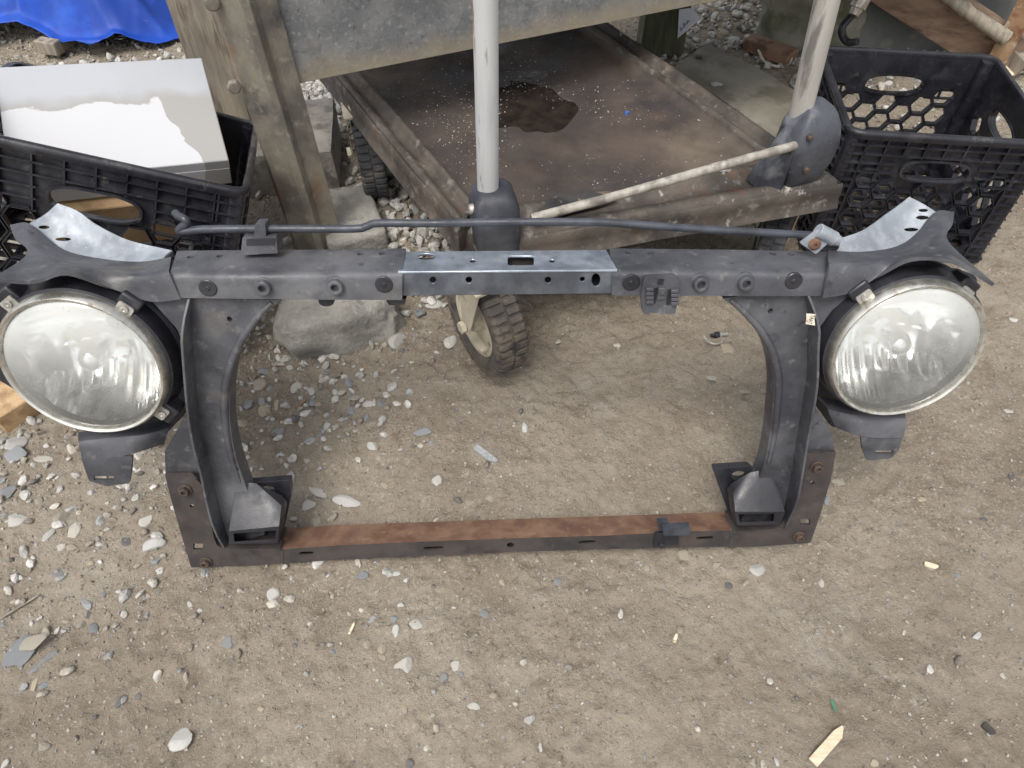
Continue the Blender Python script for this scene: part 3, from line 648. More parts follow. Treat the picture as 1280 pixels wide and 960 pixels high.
# --- headlights
def lens_mat():
    m = bpy.data.materials.new('hazed_lens_glass'); m.use_nodes = True; t = m.node_tree; N = t.nodes; L = t.links
    N.remove(N['Principled BSDF']); out = N['Material Output']
    tr = N.new('ShaderNodeBsdfTransparent'); tr.inputs[0].default_value = (.99, 1, .99, 1)
    gl = N.new('ShaderNodeBsdfGlossy'); gl.inputs['Roughness'].default_value = .10; gl.inputs['Color'].default_value = (1, 1, 1, 1)
    df = N.new('ShaderNodeBsdfDiffuse'); df.inputs[0].default_value = (.70, .71, .68, 1)
    tc = N.new('ShaderNodeTexCoord'); n = N.new('ShaderNodeTexNoise'); n.inputs['Scale'].default_value = 14; n.inputs['Detail'].default_value = 6; L.new(tc.outputs['Object'], n.inputs['Vector'])
    mr = N.new('ShaderNodeMapRange'); mr.inputs[1].default_value = .3; mr.inputs[2].default_value = .75; mr.inputs[3].default_value = .20; mr.inputs[4].default_value = .36; L.new(n.outputs['Fac'], mr.inputs[0])
    n2 = N.new('ShaderNodeTexNoise'); n2.inputs['Scale'].default_value = 330; n2.inputs['Detail'].default_value = 2; L.new(tc.outputs['Object'], n2.inputs['Vector'])
    m3 = N.new('ShaderNodeMapRange'); m3.inputs[1].default_value = .70; m3.inputs[2].default_value = .74; m3.inputs[4].default_value = .5; L.new(n2.outputs['Fac'], m3.inputs[0])
    sy = N.new('ShaderNodeSeparateXYZ'); L.new(tc.outputs['Object'], sy.inputs[0]); mg = N.new('ShaderNodeMapRange'); L.new(sy.outputs['Y'], mg.inputs[0]); mg.inputs[1].default_value = cL.y-.03; mg.inputs[2].default_value = cL.y+.06; mg.inputs[3].default_value = -.05; mg.inputs[4].default_value = .34
    ad = N.new('ShaderNodeMath'); ad.operation = 'ADD'; L.new(mr.outputs[0], ad.inputs[0]); L.new(mg.outputs[0], ad.inputs[1])
    x1 = N.new('ShaderNodeMixShader'); L.new(ad.outputs[0], x1.inputs[0]); L.new(tr.outputs[0], x1.inputs[1]); L.new(df.outputs[0], x1.inputs[2])
    dk = N.new('ShaderNodeBsdfDiffuse'); dk.inputs[0].default_value = (.2, .17, .13, 1)
    x3 = N.new('ShaderNodeMixShader'); L.new(m3.outputs[0], x3.inputs[0]); L.new(x1.outputs[0], x3.inputs[1]); L.new(dk.outputs[0], x3.inputs[2])
    fr = N.new('ShaderNodeFresnel'); fr.inputs[0].default_value = 1.5
    x2 = N.new('ShaderNodeMixShader'); L.new(fr.outputs[0], x2.inputs[0]); L.new(x3.outputs[0], x2.inputs[1]); L.new(gl.outputs[0], x2.inputs[2]); L.new(x2.outputs[0], out.inputs[0]); return m
cL = fp(106.5, 457, .012)
MT['lens'] = lens_mat()
MT['reflector'] = M('fluted_reflector', (.86, .86, .84), (.93, .93, .92), 20, .14, 1, 0, 20, [((.55, .54, .50), 9, .60, .8, .45)], bdist=.003)
def lamp(ul, ur, vt, vb, cu, cv, mir, tabs, dark):
    nl = .012
    c0 = fp(cu, cv, nl); r = (fp(ur, cv+ (8 if not mir else -8), nl)-fp(ul, cv-(8 if not mir else -8), nl)).length/2*.985
    Mx = T3(Vector((c0.x, c0.y, 0)))
    g = Geo(); lathe(g, [(r*.97, nl-.004), (r*1.03, nl-.006), (r*1.06, nl-.03), (r*1.10, -.022), (r*1.10, -.03), (r*1.03, -.034), (r*1.0, -.07), (r*.6, -.10), (r*.55, -.095), (r*.94, -.04), (r*.97, nl-.008)], Mx, 72, closed=True)
    hl = fk('headlight', g, 'plastic_dark', 0)
    g = Geo(); lathe(g, [(r*.915, nl+.004), (r*.93, nl+.008), (r*.96, nl+.0095), (r*.99, nl+.006), (r, nl-.001), (r*.995, nl-.010), (r*.985, nl-.010), (r*.93, nl)], Mx, 96, closed=True)
    ring = mk('retaining_ring', g, 'chrome', hl, 0, wm=MF)
    g = Geo(); N_ = 14; pr = [(r*.925*math.sin(i/N_*math.pi/2*.999), nl+.002+.016*math.cos(i/N_*math.pi/2)) for i in range(N_+1)]; pr = pr[::-1]+[(0.0, nl+.018)]
    pr = [p for i, p in enumerate(pr) if i == 0 or abs(p[0]-pr[i-1][0]) > 1e-7 or abs(p[1]-pr[i-1][1]) > 1e-7]
    # open dome
    V = []; F = []; n = len(pr); sg = 72
    for k in range(sg):
        a = 2*math.pi*k/sg
        for q in pr[:-1]: V.append(Mx @ Vector((q[0]*math.cos(a), q[0]*math.sin(a), q[1])))
    n -= 1; V.append(Mx @ Vector((0, 0, nl+.018)))
    for k in range(sg):
        k2 = (k+1) % sg
        for i in range(n-1): F.append((k*n+i, k2*n+i, k2*n+i+1, k*n+i+1))
        F.append((k*n+n-1, k2*n+n-1, len(V)-1))
    g.add(V, F); lens = mk('lens', g, 'lens', hl, 0, wm=MF)
    # fluted reflector bowl
    V = []; F = []; nr_, sg = 40, 160
    for i in range(nr_+1):
        q = i/nr_; rr = r*(.10+.81*q); zb = -.062+.066*q*q
        for k in range(sg):
            a = 2*math.pi*k/sg; x = rr*math.cos(a); y = rr*math.sin(a); d = 0
            if y < .25*r and q > .18:
                ph = x/(r*.105); d = .0030*abs(math.sin(ph*math.pi*.5))*min(1, (.25*r-y)/(.2*r))*min(1, (q-.18)*6)
                if int(math.floor(y/(r*.30))) % 2: d *= .4
            V.append(Mx @ Vector((x, y, zb-d)))
    for i in range(nr_):
        for k in range(sg):
            k2 = (k+1) % sg; F.append((i*sg+k, i*sg+k2, (i+1)*sg+k2, (i+1)*sg+k))
    F.append(list(range(sg))); g = Geo(); g.add(V, F); mk('reflector', g, 'reflector', hl, 0, wm=MF, recalc=False, sharp=50)
    g = Geo(); lathe(g, [(r*.13, -.05), (r*.16, -.02), (r*.165, -.006), (r*.13, .004), (r*.07, .0085), (0, .0095)], Mx, 32); mk('bulb_shield', g, 'shield', hl, 0, wm=MF)
    g = Geo(); lathe(g, [(r*.14, -.055), (r*.14, -.044), (r*.10, -.042), (r*.09, -.047), (0, -.047)], Mx @ T3(Vector((dark[0]*r, dark[1]*r, 0))), 24); mk('bulb_socket', g, 'rustdark', hl, 0, wm=MF)
    for (u, v, ang) in tabs:
        p = fp(u, v, nl-.004); m2 = T3(p) @ Matrix.Rotation(ang, 4, 'Z')
        g = Geo(); hull(g, [(x, y, z) for x in (-.013, .013) for y in (-.007, .016) for z in (-.03, -.003)], m2); mk('ring_lug', g, 'plastic_dark', hl, .003, 2, wm=MF)
        g = Geo(); plate(g, roundc([(-.0095, -.011), (.0095, -.011), (.0095, .006), (-.0095, .006)], .003), [], -.002, .001, m2)
        lathe(g, [(.0048, .001), (.0048, .0035), (.002, .004), (0, .0025)], m2, 16); mk('ring_clip', g, 'boltlight', hl, .0006, wm=MF)
    return hl, r, c0
def ang(c, u, v): p = fp(u, v, .01); return math.atan2(p.y-c.y, p.x-c.x)-math.pi/2
cL = fp(106.5, 457, .012); cR = fp(1131, 438, .012)
hlL, rL, c_ = lamp(0, 213, 372, 542, 106.5, 457, False, [(156, 386, ang(cL, 156, 386)), (11, 379, ang(cL, 11, 379)), (203, 517, ang(cL, 203, 517))], (.25, .32))
hlR, rR, c_ = lamp(1033, 1229, 359, 517, 1131, 438, True, [(1081, 371, ang(cR, 1081, 371)), (1208, 366, ang(cR, 1208, 366))], (-.35, .42))

# --- hood prop rod, its clip and its pivot
RP = [(219, 266, -.06), (223, 270, -.055), (231, 274, -.05), (233, 279, -.05), (226, 285, -.05), (224, 289, -.05), (233, 289, -.05), (260, 286.5, -.05), (340, 286, -.05), (440, 286, -.05), (458, 283, -.05), (474, 279, -.05), (540, 279, -.05), (640, 277.5, -.05), (740, 277.5, -.05), (785, 280, -.05), (870, 286, -.05), (960, 291, -.05), (1012, 294, -.05), (1028, 297, -.05)]
g = Geo(); tube(g, catmull([fp(*q) for q in RP], 6), .0047, 14)
PR = fk('prop_rod', g, 'rubber_rod', 0, label='thin dark prop rod with hooked left end')
g = Geo(); fpl(g, [(306, 293), (348, 291), (350, 313), (304, 315)], [], -.066, -.04, .002, nref=-.05); RC = fk('rod_clip', g, 'plastic', .003)
g = Geo(); fpl(g, [(320, 278), (333, 278), (334, 294), (319, 294)], [], -.058, -.040, .002, nref=-.045); mk('clip_jaw', g, 'plastic', RC, .002, wm=MF)
g = Geo(); fpl(g, [(308, 299), (344, 298), (343, 306), (308, 307)], [], -.0395, -.039, 0, nref=-.0392); mk('clip_window', g, 'plastic_dark', RC, 0, wm=MF)
g = Geo(); fpl(g, [(1000, 304), (1022, 288), (1044, 296), (1020, 318)], [], -.046, -.042, .002, nref=-.042); PB = fk('pivot_bracket', g, 'galv', .001)
g = Geo(); tube(g, [fp(1022, 288, -.046), fp(1043, 299, -.046)], .009, 16); tube(g, [fp(1040, 296, -.046), fp(1048, 302, -.046)], .007, 8); mk('pivot_sleeve', g, 'galv', PB, .0008, wm=MF)
g = Geo(); lathe(g, [(.0075, 0), (.0075, .002), (.0045, .0045), (.002, .0045), (.002, .002), (0, .002)], T3(fp(1018, 305, -.042)), 16); mk('pivot_rivet', g, 'rust', PB, 0, wm=MF)

# ================================================================== CART
CA, CB, CC, CD = Vector((-.062, .922, .25)), Vector((.60, 1.10, .25)), Vector((.145, 1.925, .25)), Vector((-.475, 1.66, .25))
CT = root('platform_cart', T3(Vector((.1, 1.3, 0))), 'low rusty flatbed cart with muddy deck and rubber wheels under the bench', 'cart')
def build_deck():
    n = 130; pr = []
    t = np.linspace(0, 1, n); tt = t
    A, B, C_, D = [np.array(p) for p in (CA, CB, CC, CD)]
    Uu, Vv = np.meshgrid(tt, tt); P = ((1-Uu)*(1-Vv))[..., None]*A+(Uu*(1-Vv))[..., None]*B+(Uu*Vv)[..., None]*C_+((1-Uu)*Vv)[..., None]*D
    dl = Uu*.68; dr = (1-Uu)*.68; df = Vv*.66; db = (1-Vv)*.66
    d = np.minimum(np.minimum(dl, dr), np.minimum(df*.8, db))
    h = np.interp(d, [0, .005, .012, .020, .026, .038, .046, .052, .062, .075, .4], [-.004, .010, .012, .004, -.004, -.003, .010, .011, -.006, -.010, -.024])
    rn = vnoise(P[..., 0]*9, P[..., 1]*9, 31)-.5; rn2 = vnoise(P[..., 0]*35, P[..., 1]*35, 32)-.5
    P[..., 2] += h+rn*.006*(d > .02)+rn2*.0015
    V = P.reshape(-1, 3); idx = np.arange(n*n).reshape(n, n)
    def grid(mask): 
        g = Geo(); 
        F = []
        for i in range(n-1):
            for j in range(n-1):
                if mask[i, j]: F.append((idx[i, j], idx[i, j+1], idx[i+1, j+1], idx[i+1, j]))
        used = sorted({a for f in F for a in f}); mp = {a: k for k, a in enumerate(used)}
        N_ = len(used); Vt = [Vector(V[a]) for a in used]
        top = [[mp[a] for a in f] for f in F]
        # underside + edges
        from collections import Counter
        ed = Counter(); 
        for f in top:
            for q in range(4): e = (f[q], f[(q+1) % 4]); ed[e] += 1
        Fs = top+[[a+N_ for a in f[::-1]] for f in top]
        for (a, b) in ed:
            if (b, a) not in ed: Fs.append([b, a, a+N_, b+N_])
        g.add(Vt+[p-Vector((0, 0, .003)) for p in Vt], Fs); return g
    rim = d < .060
    m = rim[:-1, :-1]
    mk('deck', grid(~m), 'tray', CT, 0, sharp=60); mk('deck_rim', grid(m), 'trayrim', CT, 0, sharp=60)
    # rolled skirt
    for a, b in ((CA, CB), (CB, CC), (CC, CD), (CD, CA)):
        g = Geo(); d_ = (b-a).normalized(); nout = Vector((d_.y, -d_.x, 0)); N_ = 24; rings = []
        prof = [(0, .006), (.004, .002), (.006, -.012), (.005, -.028), (.010, -.034), (.013, -.040), (.008, -.045), (.0, -.043), (-.004, -.036), (.0015, -.028), (.002, -.012), (0, -.002)]
        for i in range(N_+1):
            q = a.lerp(b, i/N_); wv = (vnoise(q.x*14, q.y*14, 41)-.5)*.006
            rings.append([q+nout*(x+float(wv))+Vector((0, 0, z+float(wv)*.5)) for x, z in prof])
        loft(g, rings); mk('skirt', g, 'trayrim', CT, 0, sharp=50)
build_deck()
pz = .2322; pl = [(600, 108), (640, 100), (700, 110), (726, 136), (702, 164), (650, 170), (604, 152)]
g = Geo(); plate(g, roundc([tuple(G(u, v, pz)[:2]) for u, v in pl], .02, 5), [], pz-.002, pz); tag(mk('wet_patch', g, 'wet', None, .0004), 'dark brown glossy puddle of oily water in the middle of the cart deck', 'puddle')
# underframe
g = Geo()
for t in (.2, .8): bar(g, CA.lerp(CB, t)-Vector((0, -.02, .03)), CD.lerp(CC, t)-Vector((0, .02, .03)), .03, .02)
mk('underframe', g, 'rustdark', CT, .002)
def caster(cx, cy, rad, wid, yaw, mud, top=.215):
    a = Vector((-math.cos(yaw), -math.sin(yaw), 0)); c = Vector((cx, cy, rad-.004)); Mx = zmat(c, a)
    g = Geo(); hw = wid/2
    lathe(g, [(rad*.60, -hw*.75), (rad*.72, -hw*.98), (rad*.88, -hw), (rad*.955, -hw*.86), (rad*.965, 0), (rad*.955, hw*.86), (rad*.88, hw), (rad*.72, hw*.98), (rad*.60, hw*.75)], Mx, 64, closed=True)
    n = 40
    for k in range(n):
        an = 2*math.pi*k/n
        for side in (-1, 1):
            an2 = an+(math.pi/n if side > 0 else 0)
            m = Mx @ Matrix.Rotation(an2, 4, 'Z')
            hull(g, [(x, y, z*side) for x in (rad*.945, rad*1.0) for y in (-rad*.052, rad*.052) for z in (.002, hw*.80)]+[(rad*.86, y, side*hw*1.03) for y in (-rad*.045, rad*.045)]+[(rad*.95, y, side*hw*.98) for y in (-rad*.045, rad*.045)], m)
    wname = mk('wheel', g, 'tyre_mud' if mud else 'tyre', CT, .0008, 1)
    g = Geo(); lathe(g, [(.010, -hw*1.1), (.016, -hw*1.0), (.018, -hw*.5), (rad*.5, -hw*.35), (rad*.57, -hw*.8), (rad*.63, -hw*.82), (rad*.63, hw*.82), (rad*.57, hw*.8), (rad*.5, hw*.35), (.018, hw*.5), (.016, hw*1.0), (.010, hw*1.1)], Mx, 48, closed=True)
    mk('rim', g, 'cream', wname, 0)
    g = Geo(); lathe(g, [(0, -hw*1.5), (.007, -hw*1.5), (.007, hw*1.5), (0, hw*1.5)], Mx, 16); lathe(g, [(.012, hw*1.45), (.012, hw*1.75), (.006, hw*1.75)], Mx, 6); mk('axle_bolt', g, 'cream', wname, .0005)
    roll = Vector((-a.y, a.x, 0)); g = Geo()
    for s in (-1, 1):
        base = c+a*s*hw*1.32; tp_ = Vector((cx, cy, top))+a*s*hw*1.32+roll*.02
        hull(g, [base+roll*x+Vector((0, 0, z))+a*y for x, z in ((-.013, -.012), (.013, -.012)) for y in (-.0015, .0015)]+[tp_+roll*x+a*y for x in (-.035, .035) for y in (-.0015, .0015)])
    box(g, (-.035, -hw*1.5, -.003), (.035, hw*1.5, .003), frame_matrix(Vector((cx, cy, top))+roll*.02, roll, a)); 
    lathe(g, [(.025, 0), (.028, .005), (.028, .012), (.018, .014)], T3(Vector((cx, cy, top+.001))+roll*.02), 24)
    mk('caster_fork', g, 'cream', CT, .001)
caster(-.048, .910, .106, .060, R(31), True)
caster(-.330, 1.455, .108, .056, R(14), False)
caster(.535, 1.17, .095, .050, R(-20), False)
caster(.18, 1.66, .095, .050, R(10), False)
# corner posts (poles) and scuffed caps
def pole(x, y, z0, z1, r, mat, lx=0, ly=0):
    g = Geo(); tube(g, [(x+lx*(z-z0), y+ly*(z-z0), z) for z in np.linspace(z0, z1, 8)], r, 28); return mk('corner_pole', g, mat, CT, .001)
b1 = at_y(608, 222, .965); t1 = at_y(604.5, 0, .965)
pole(b1.x, .965, .20, .92, .0172, 'pole', (t1.x-b1.x)/(t1.z-b1.z))
b2 = at_y(1016, 122, 1.125); t2 = at_y(1046, 0, 1.125)
pole(b2.x, 1.125, .25, .92, .0192, 'pole2', (t2.x-b2.x)/(t2.z-b2.z))
def rrect(cx, cy, w, d, yaw, z, p=5.5, n=32):
    return [Vector((cx+x*math.cos(yaw)-y*math.sin(yaw), cy+x*math.sin(yaw)+y*math.cos(yaw), z)) for x, y in ell(0, 0, w/2, d/2, n, 0, p)]
def cap(cx, cy, yaw, zs, ws, ds, off, bolts, side):
    g = Geo(); loft(g, [rrect(cx+off[i]*math.sin(yaw), cy-off[i]*math.cos(yaw), ws[i], ds[i], yaw, zs[i]) for i in range(len(zs))])
    c = mk('corner_cap', g, 'cap', CT, 0, sharp=48)
    for (dx, dy, z, r) in bolts:
        p = Vector((cx+dx*math.cos(yaw)-dy*math.sin(yaw), cy+dx*math.sin(yaw)+dy*math.cos(yaw), z)); nd = Vector((math.cos(yaw)*side[0]-math.sin(yaw)*side[1], math.sin(yaw)*side[0]+math.cos(yaw)*side[1], 0))
        g = Geo(); lathe(g, [(r, -.006), (r, .002), (r*.7, .004), (0, .0045)], zmat(p, nd), 16); mk('cap_bolt', g, 'bolt' if cx > .3 else 'boltlight', c, 0)
    return c
m1 = b1.x
cap(m1+.012, .955, R(10), [.19, .215, .25, .285, .312, .330, .338, .341], [.070, .074, .078, .080, .078, .066, .050, .036], [.05, .06, .066, .070, .074, .066, .052, .038], [0, 0, 0, -.002, -.004, -.008, -.010, -.012],
    [(-.039, -.008, .315, .009), (-.037, -.002, .268, .008), (-.036, 0, .225, .008)], (-1, 0))
cap(b2.x+.012, 1.115, R(20), [.255, .275, .30, .335, .365, .385, .395], [.066, .078, .088, .094, .084, .064, .048], [.05, .062, .072, .074, .068, .056, .044], [0, 0, 0, 0, -.004, -.006, -.008],
    [(-.018, -.039, .300, .006), (-.030, -.034, .362, .0055), (-.046, -.02, .33, .006)], (-.3, -1))
g = Geo(); box(g, (-.05, -.004, 0), (.05, .004, .055), frame_matrix(Vector((m1-.034, .965, .235)), (0.35, 1, 0), (-1, .35, 0))); mk('corner_bracket', g, 'trayrim', CT, .002)
g = Geo(); hull(g, [Vector((b2.x-.06, 1.085, z)) for z in (.25, .285)]+[Vector((b2.x-.02, 1.075, z)) for z in (.25, .345)]+[Vector((b2.x-.03, 1.12, z)) for z in (.25, .37)]+[Vector((b2.x-.075, 1.12, .25))]); mk('corner_bracket', g, 'cap', CT, .003)
# brace rod
pa = at_y(664, 273, .955); pb = at_y(1002, 180, 1.085)
g = Geo(); tube(g, [pa, pa.lerp(pb, .3)+Vector((0, 0, -.002)), pa.lerp(pb, .7)+Vector((0, 0, .001)), pb], .0078, 16); mk('brace_rod', g, 'rodwood', CT, 0)

# torn black felt and chips lying on the deck
g = Geo(); zz = .2615
pp = [(672, 262), (690, 247), (705, 240), (716, 245), (735, 238), (758, 243), (772, 247), (750, 254), (715, 262), (690, 270), (676, 273)]
plate(g, [tuple(G(u, v, zz)[:2]) for u, v in pp], [], .254, zz); tag(mk('felt_scrap', g, 'rubber', None, .001), 'torn scrap of black roofing felt on the cart deck beside the pole', 'scrap')
for (u, v, s, lb) in ((526, 127, 5, 'tiny blue plastic chip on the cart deck, farthest from the camera on its left half'), (499, 150, 5, 'tiny blue plastic chip on the cart deck close to its left edge'), (784, 141, 7, 'bright blue plastic chip on the right half of the cart deck')):
    p = G(u, v, .236); g = Geo(); r_ = s*p.length*.0006; plate(g, ell(p.x, p.y, r_*.9, r_*.7, 7, .5), [], .222, .2385); tag(mk('plastic_chip', g, 'blue', None, .0005), lb, 'plastic chip')

# ================================================================== BENCH
def sheet_band():
    m = MT['sheet']; t = m.node_tree; N = t.nodes; L = t.links; b = N['Principled BSDF']; old = b.inputs['Base Color'].links[0].from_socket
    tc = N.new('ShaderNodeTexCoord'); sx = N.new('ShaderNodeSeparateXYZ'); L.new(tc.outputs['Object'], sx.inputs[0])
    n = N.new('ShaderNodeTexNoise'); n.inputs['Scale'].default_value = 14; n.inputs['Detail'].default_value = 7; L.new(tc.outputs['Object'], n.inputs['Vector'])
    k = N.new('ShaderNodeMath'); k.operation = 'MULTIPLY_ADD'; L.new(n.outputs['Fac'], k.inputs[0]); k.inputs[1].default_value = -.09; L.new(sx.outputs['Z'], k.inputs[2])
    q = N.new('ShaderNodeMapRange'); L.new(k.outputs[0], q.inputs[0]); q.inputs[1].default_value = .325; q.inputs[2].default_value = .375; q.inputs[3].default_value = .75; q.inputs[4].default_value = 0
    x = N.new('ShaderNodeMix'); x.data_type = 'RGBA'; L.new(q.outputs[0], x.inputs[0]); L.new(old, x.inputs[6]); x.inputs[7].default_value = (.36, .30, .205, 1); L.new(x.outputs[2], b.inputs['Base Color'])
sheet_band()
BS = Vector((-.415, 1.222, 0)); BD = Vector((.917, .399, 0)).normalized(); BB = Vector((-BD.y, BD.x, 0))
BL = 1.97; Z0, Z1 = .374, .70
BM = Matrix((BD, BB, Vector((0, 0, 1)))).transposed().to_4x4(); BM.translation = BS
BE = root('steel_bench', BM, 'galvanised sheet steel bench on bolted angle iron legs above the cart', 'bench')
def bk(name, g, mat, bev=.001, parent=None): return mk(name, g, mat, parent or BE, bev, wm=BM)
g = Geo(); box(g, (.0, 0, Z0), (BL, .003, Z1)); box(g, (.0, .003, Z0), (BL, .035, Z0+.003)); AP = bk('front_apron', g, 'sheet')
g = Geo(); box(g, (-.02, 0, Z1+.001), (BL+.03, .62, Z1+.005)); bk('bench_top', g, 'sheet')
g = Geo(); box(g, (.0, .6, Z0+.05), (BL, .603, Z1)); bk('rear_apron', g, 'sheet')
g = Geo(); box(g, (BL-.003, .04, Z0+.05), (BL, .59, Z1)); bk('side_apron', g, 'sheet')
def angleleg(x, w1, w2, mat, z0, z1, bolts=True, flare=.0):
    g = Geo(); pr = [(-w1, .012), (-w1+.004, .004), (-.022, -.006), (-.008, -.024), (.006, -.026), (.018, -.008), (w2, -.004), (w2, 0), (.02, -.003), (.008, -.020), (-.006, -.019), (-.020, 0), (-w1+.004, .009)]
    loft(g, [[Vector((x+a+flare*(z1-z), b-.006, z)) for a, b in pr] for z in np.linspace(z0, z1, 10)]); return g
ztop = 1.0
g = angleleg(-.028, .050, .052, 'angle', .02, Z1, flare=.03); LG = bk('leg', g, 'angle', .0015)
for (u, v) in ((265, 4), (293, 109), (342, 102)):
    yy = 1.205; 
    nW = -BB; q = on_plane(u, v, BS-BB*.012, nW); l = BM.inverted() @ q
    g = Geo(); lathe(g, [(.0125, -.002), (.0125, .006), (.010, .008), (0, .0085)], T3(Vector((l.x, -.008 if u < 330 else -.006, l.z))) @ Matrix.Rotation(R(90), 4, 'X'), 6 if u != 265 else 12); mk('leg_bolt', g, 'angle', LG, .001, wm=BM)
g = angleleg(BL-.01, .03, .03, 'rustleg', 0, Z1); bk('leg', g, 'rustleg', .0015)
g = Geo(); box(g, (BL-.04, .58, 0), (BL, .60, Z1)); bk('leg', g, 'rustleg', .0015)

# weathered wooden post behind the leg
g = Geo(); hull(g, [Vector((x+dx, y, z)) for x in (-.695, -.595) for y in (1.49, 1.525) for z, dx in ((0, 0), (.80, 0.005))]); tag(mk('wooden_post', g, 'wood', None, .003), 'upright weathered beige board just behind the angle iron leg', 'post')

# ================================================================== CRATES
def crate(Mx, W, D, H, label):
    rt = root('milk_crate', Mx, label, 'crate', 'black plastic milk crates')
    def panel(W, H, name, m, hx0, hx1):
        g = Geo(); t = .003; holes = []
        hz = H-.070; holes.append(ell(W/2, hz, .062, .021, 28, 0, 2.6))
        a = .0265; dx = a*1.5; dz = a*math.sqrt(3); cols = int((W-.07)/dx); x0 = W/2-(cols-1)*dx/2
        for c in range(cols):
            x = x0+c*dx; z = .050+(dz/2 if c % 2 else 0)
            while z+dz/2 < H-.050:
                inband = abs(x-W/2) < .092 and z > hz-.042
                side = abs(x-W/2) >= .092 and z > H-.088
                if not inband and not side:
                    holes.append([(x+(a-.0035)*math.cos(q), z+(a-.0035)*math.sin(q)) for q in [k*math.pi/3 for k in range(6)]])
                z += dz
        plate(g, roundc([(0, .0), (W, .0), (W, H), (0, H)], .004), holes, 0, t)
        # outward ribs: plate's outer side is z<0
        for z in (H-.022, H-.041): bar(g, (.006, z, -.004), (W-.006, z, -.004), .0025, .009, (0, 0, 1))
        for z in (H-.060, H-.079, H-.098):
            for s in (-1, 1):
                xa = W/2+s*.078; xb = W/2+s*(W/2-.006); bar(g, (min(xa, xb), z, -.004), (max(xa, xb), z, -.004), .0025, .009, (0, 0, 1))
        for k in range(1, 10):
            x = W*k/10; lo = H-.046 if abs(x-W/2) < .075 else H-.10
            bar(g, (x, lo, -.004), (x, H-.006, -.004), .0025, .009, (0, 0, 1))
        for s in (-1, 1):
            x = W/2+s*(W/2-.036); bar(g, (x, .006, -.004), (x, H-.01, -.004), .003, .009, (0, 0, 1))
            z = .02
            while z < H-.11:
                xa = W/2+s*(W/2-.036); xb = W/2+s*(W/2-.004); bar(g, (min(xa, xb), z, -.004), (max(xa, xb), z, -.004), .0025, .009, (0, 0, 1)); z += .021
        for h in holes[1:]:
            m_ = len(h)
            cx = sum(p[0] for p in h)/m_; cz = sum(p[1] for p in h)/m_
            o = [(cx+(p[0]-cx)*1.07, cz+(p[1]-cz)*1.07) for p in h]; plate(g, o, [h], -.010, 0.0005)
        hh = holes[0]; o = [(W/2+(p[0]-W/2)*1.07, hz+(p[1]-hz)*1.17) for p in hh]; plate(g, o, [hh], -.010, .0055)
        bar(g, (0, .004, -.004), (W, .004, -.004), .006, .009, (0, 0, 1))
        mk(name, g.xf(m), 'crate', rt, 0, wm=Mx, recalc=False, sharp=40)
    X, Y, Z = Vector((1, 0, 0)), Vector((0, 1, 0)), Vector((0, 0, 1))
    def mm(o, x, y): return frame_matrix(o, x, y)
    # panel local: x along wall, y up, z inward
    panel(W, H, 'side_panel', Matrix.Translation((0, 0, 0)) @ Matrix(((1, 0, 0, 0), (0, 0, 1, 0), (0, 1, 0, 0), (0, 0, 0, 1))), 0, 0)
    panel(W, H, 'side_panel', Matrix(((1, 0, 0, 0), (0, 0, -1, D), (0, 1, 0, 0), (0, 0, 0, 1))), 0, 0)
    panel(D, H, 'side_panel', Matrix(((0, 0, 1, 0), (1, 0, 0, 0), (0, 1, 0, 0), (0, 0, 0, 1))), 0, 0)
    panel(D, H, 'side_panel', Matrix(((0, 0, -1, W), (1, 0, 0, 0), (0, 1, 0, 0), (0, 0, 0, 1))), 0, 0)
    # rounded rim
    g = Geo(); r = .012; loop = roundc([(-.004, -.004), (W+.004, -.004), (W+.004, D+.004), (-.004, D+.004)], .03, 6); n = len(loop); V = []; F = []
    prof = [(-.004, -.010), (-.006, -.002), (-.004, .004), (0, .006), (.006, .005), (.008, .001), (.007, -.006)]
    for i, p in enumerate(loop):
        a = Vector(loop[i-1]); b = Vector(loop[(i+1) % n]); d = (b-a).normalized(); nn = Vector((-d.y, d.x))
        for x, z in prof: V.append((p[0]+nn.x*x, p[1]+nn.y*x, H+z))
    m_ = len(prof)
    for i in range(n):
        j = (i+1) % n
        for k in range(m_): k2 = (k+1) % m_; F.append((i*m_+k, i*m_+k2, j*m_+k2, j*m_+k))
    g.add(V, F); mk('rim', g, 'crate', rt, 0, wm=Mx, sharp=50)
    # corner posts
    for cx, cy in ((0, 0), (W, 0), (W, D), (0, D)):
        g = Geo(); loft(g, [[Vector((cx+(1 if cx == 0 else -1)*.010+x, cy+(1 if cy == 0 else -1)*.010+y, z)) for x, y in ell(0, 0, .014, .014, 20, 0, 3)] for z in (0.002, H-.004)]); mk('corner_post', g, 'crate', rt, 0, wm=Mx, sharp=50)
    # floor grid
    g = Geo(); holes = []; nx, ny = int((W-.03)/.034), int((D-.03)/.034)
    for i in range(nx):
        for j in range(ny):
            x = .022+i*(W-.044)/nx; y = .022+j*(D-.044)/ny; a = (W-.044)/nx-.009; b = (D-.044)/ny-.009
            holes.append([(x+.0045, y+.0045), (x+.0045+a, y+.0045), (x+.0045+a, y+.0045+b), (x+.0045, y+.0045+b)])
    plate(g, [(.004, .004), (W-.004, .004), (W-.004, D-.004), (.004, D-.004)], holes, .006, .014); mk('floor_grid', g, 'crate', rt, 0, wm=Mx, recalc=False)
    return rt
H = .28
frr = Vector((1.012, 1.185, .285)); flr = Vector((.645, 1.228, .285)); x_ = (frr-flr).normalized(); y_ = Vector((-x_.y, x_.x, 0))
MR = frame_matrix(flr-Vector((0, 0, .282)), x_, y_)
crate(MR, .365, .345, H, 'empty black plastic milk crate standing on the dirt right of the cart')
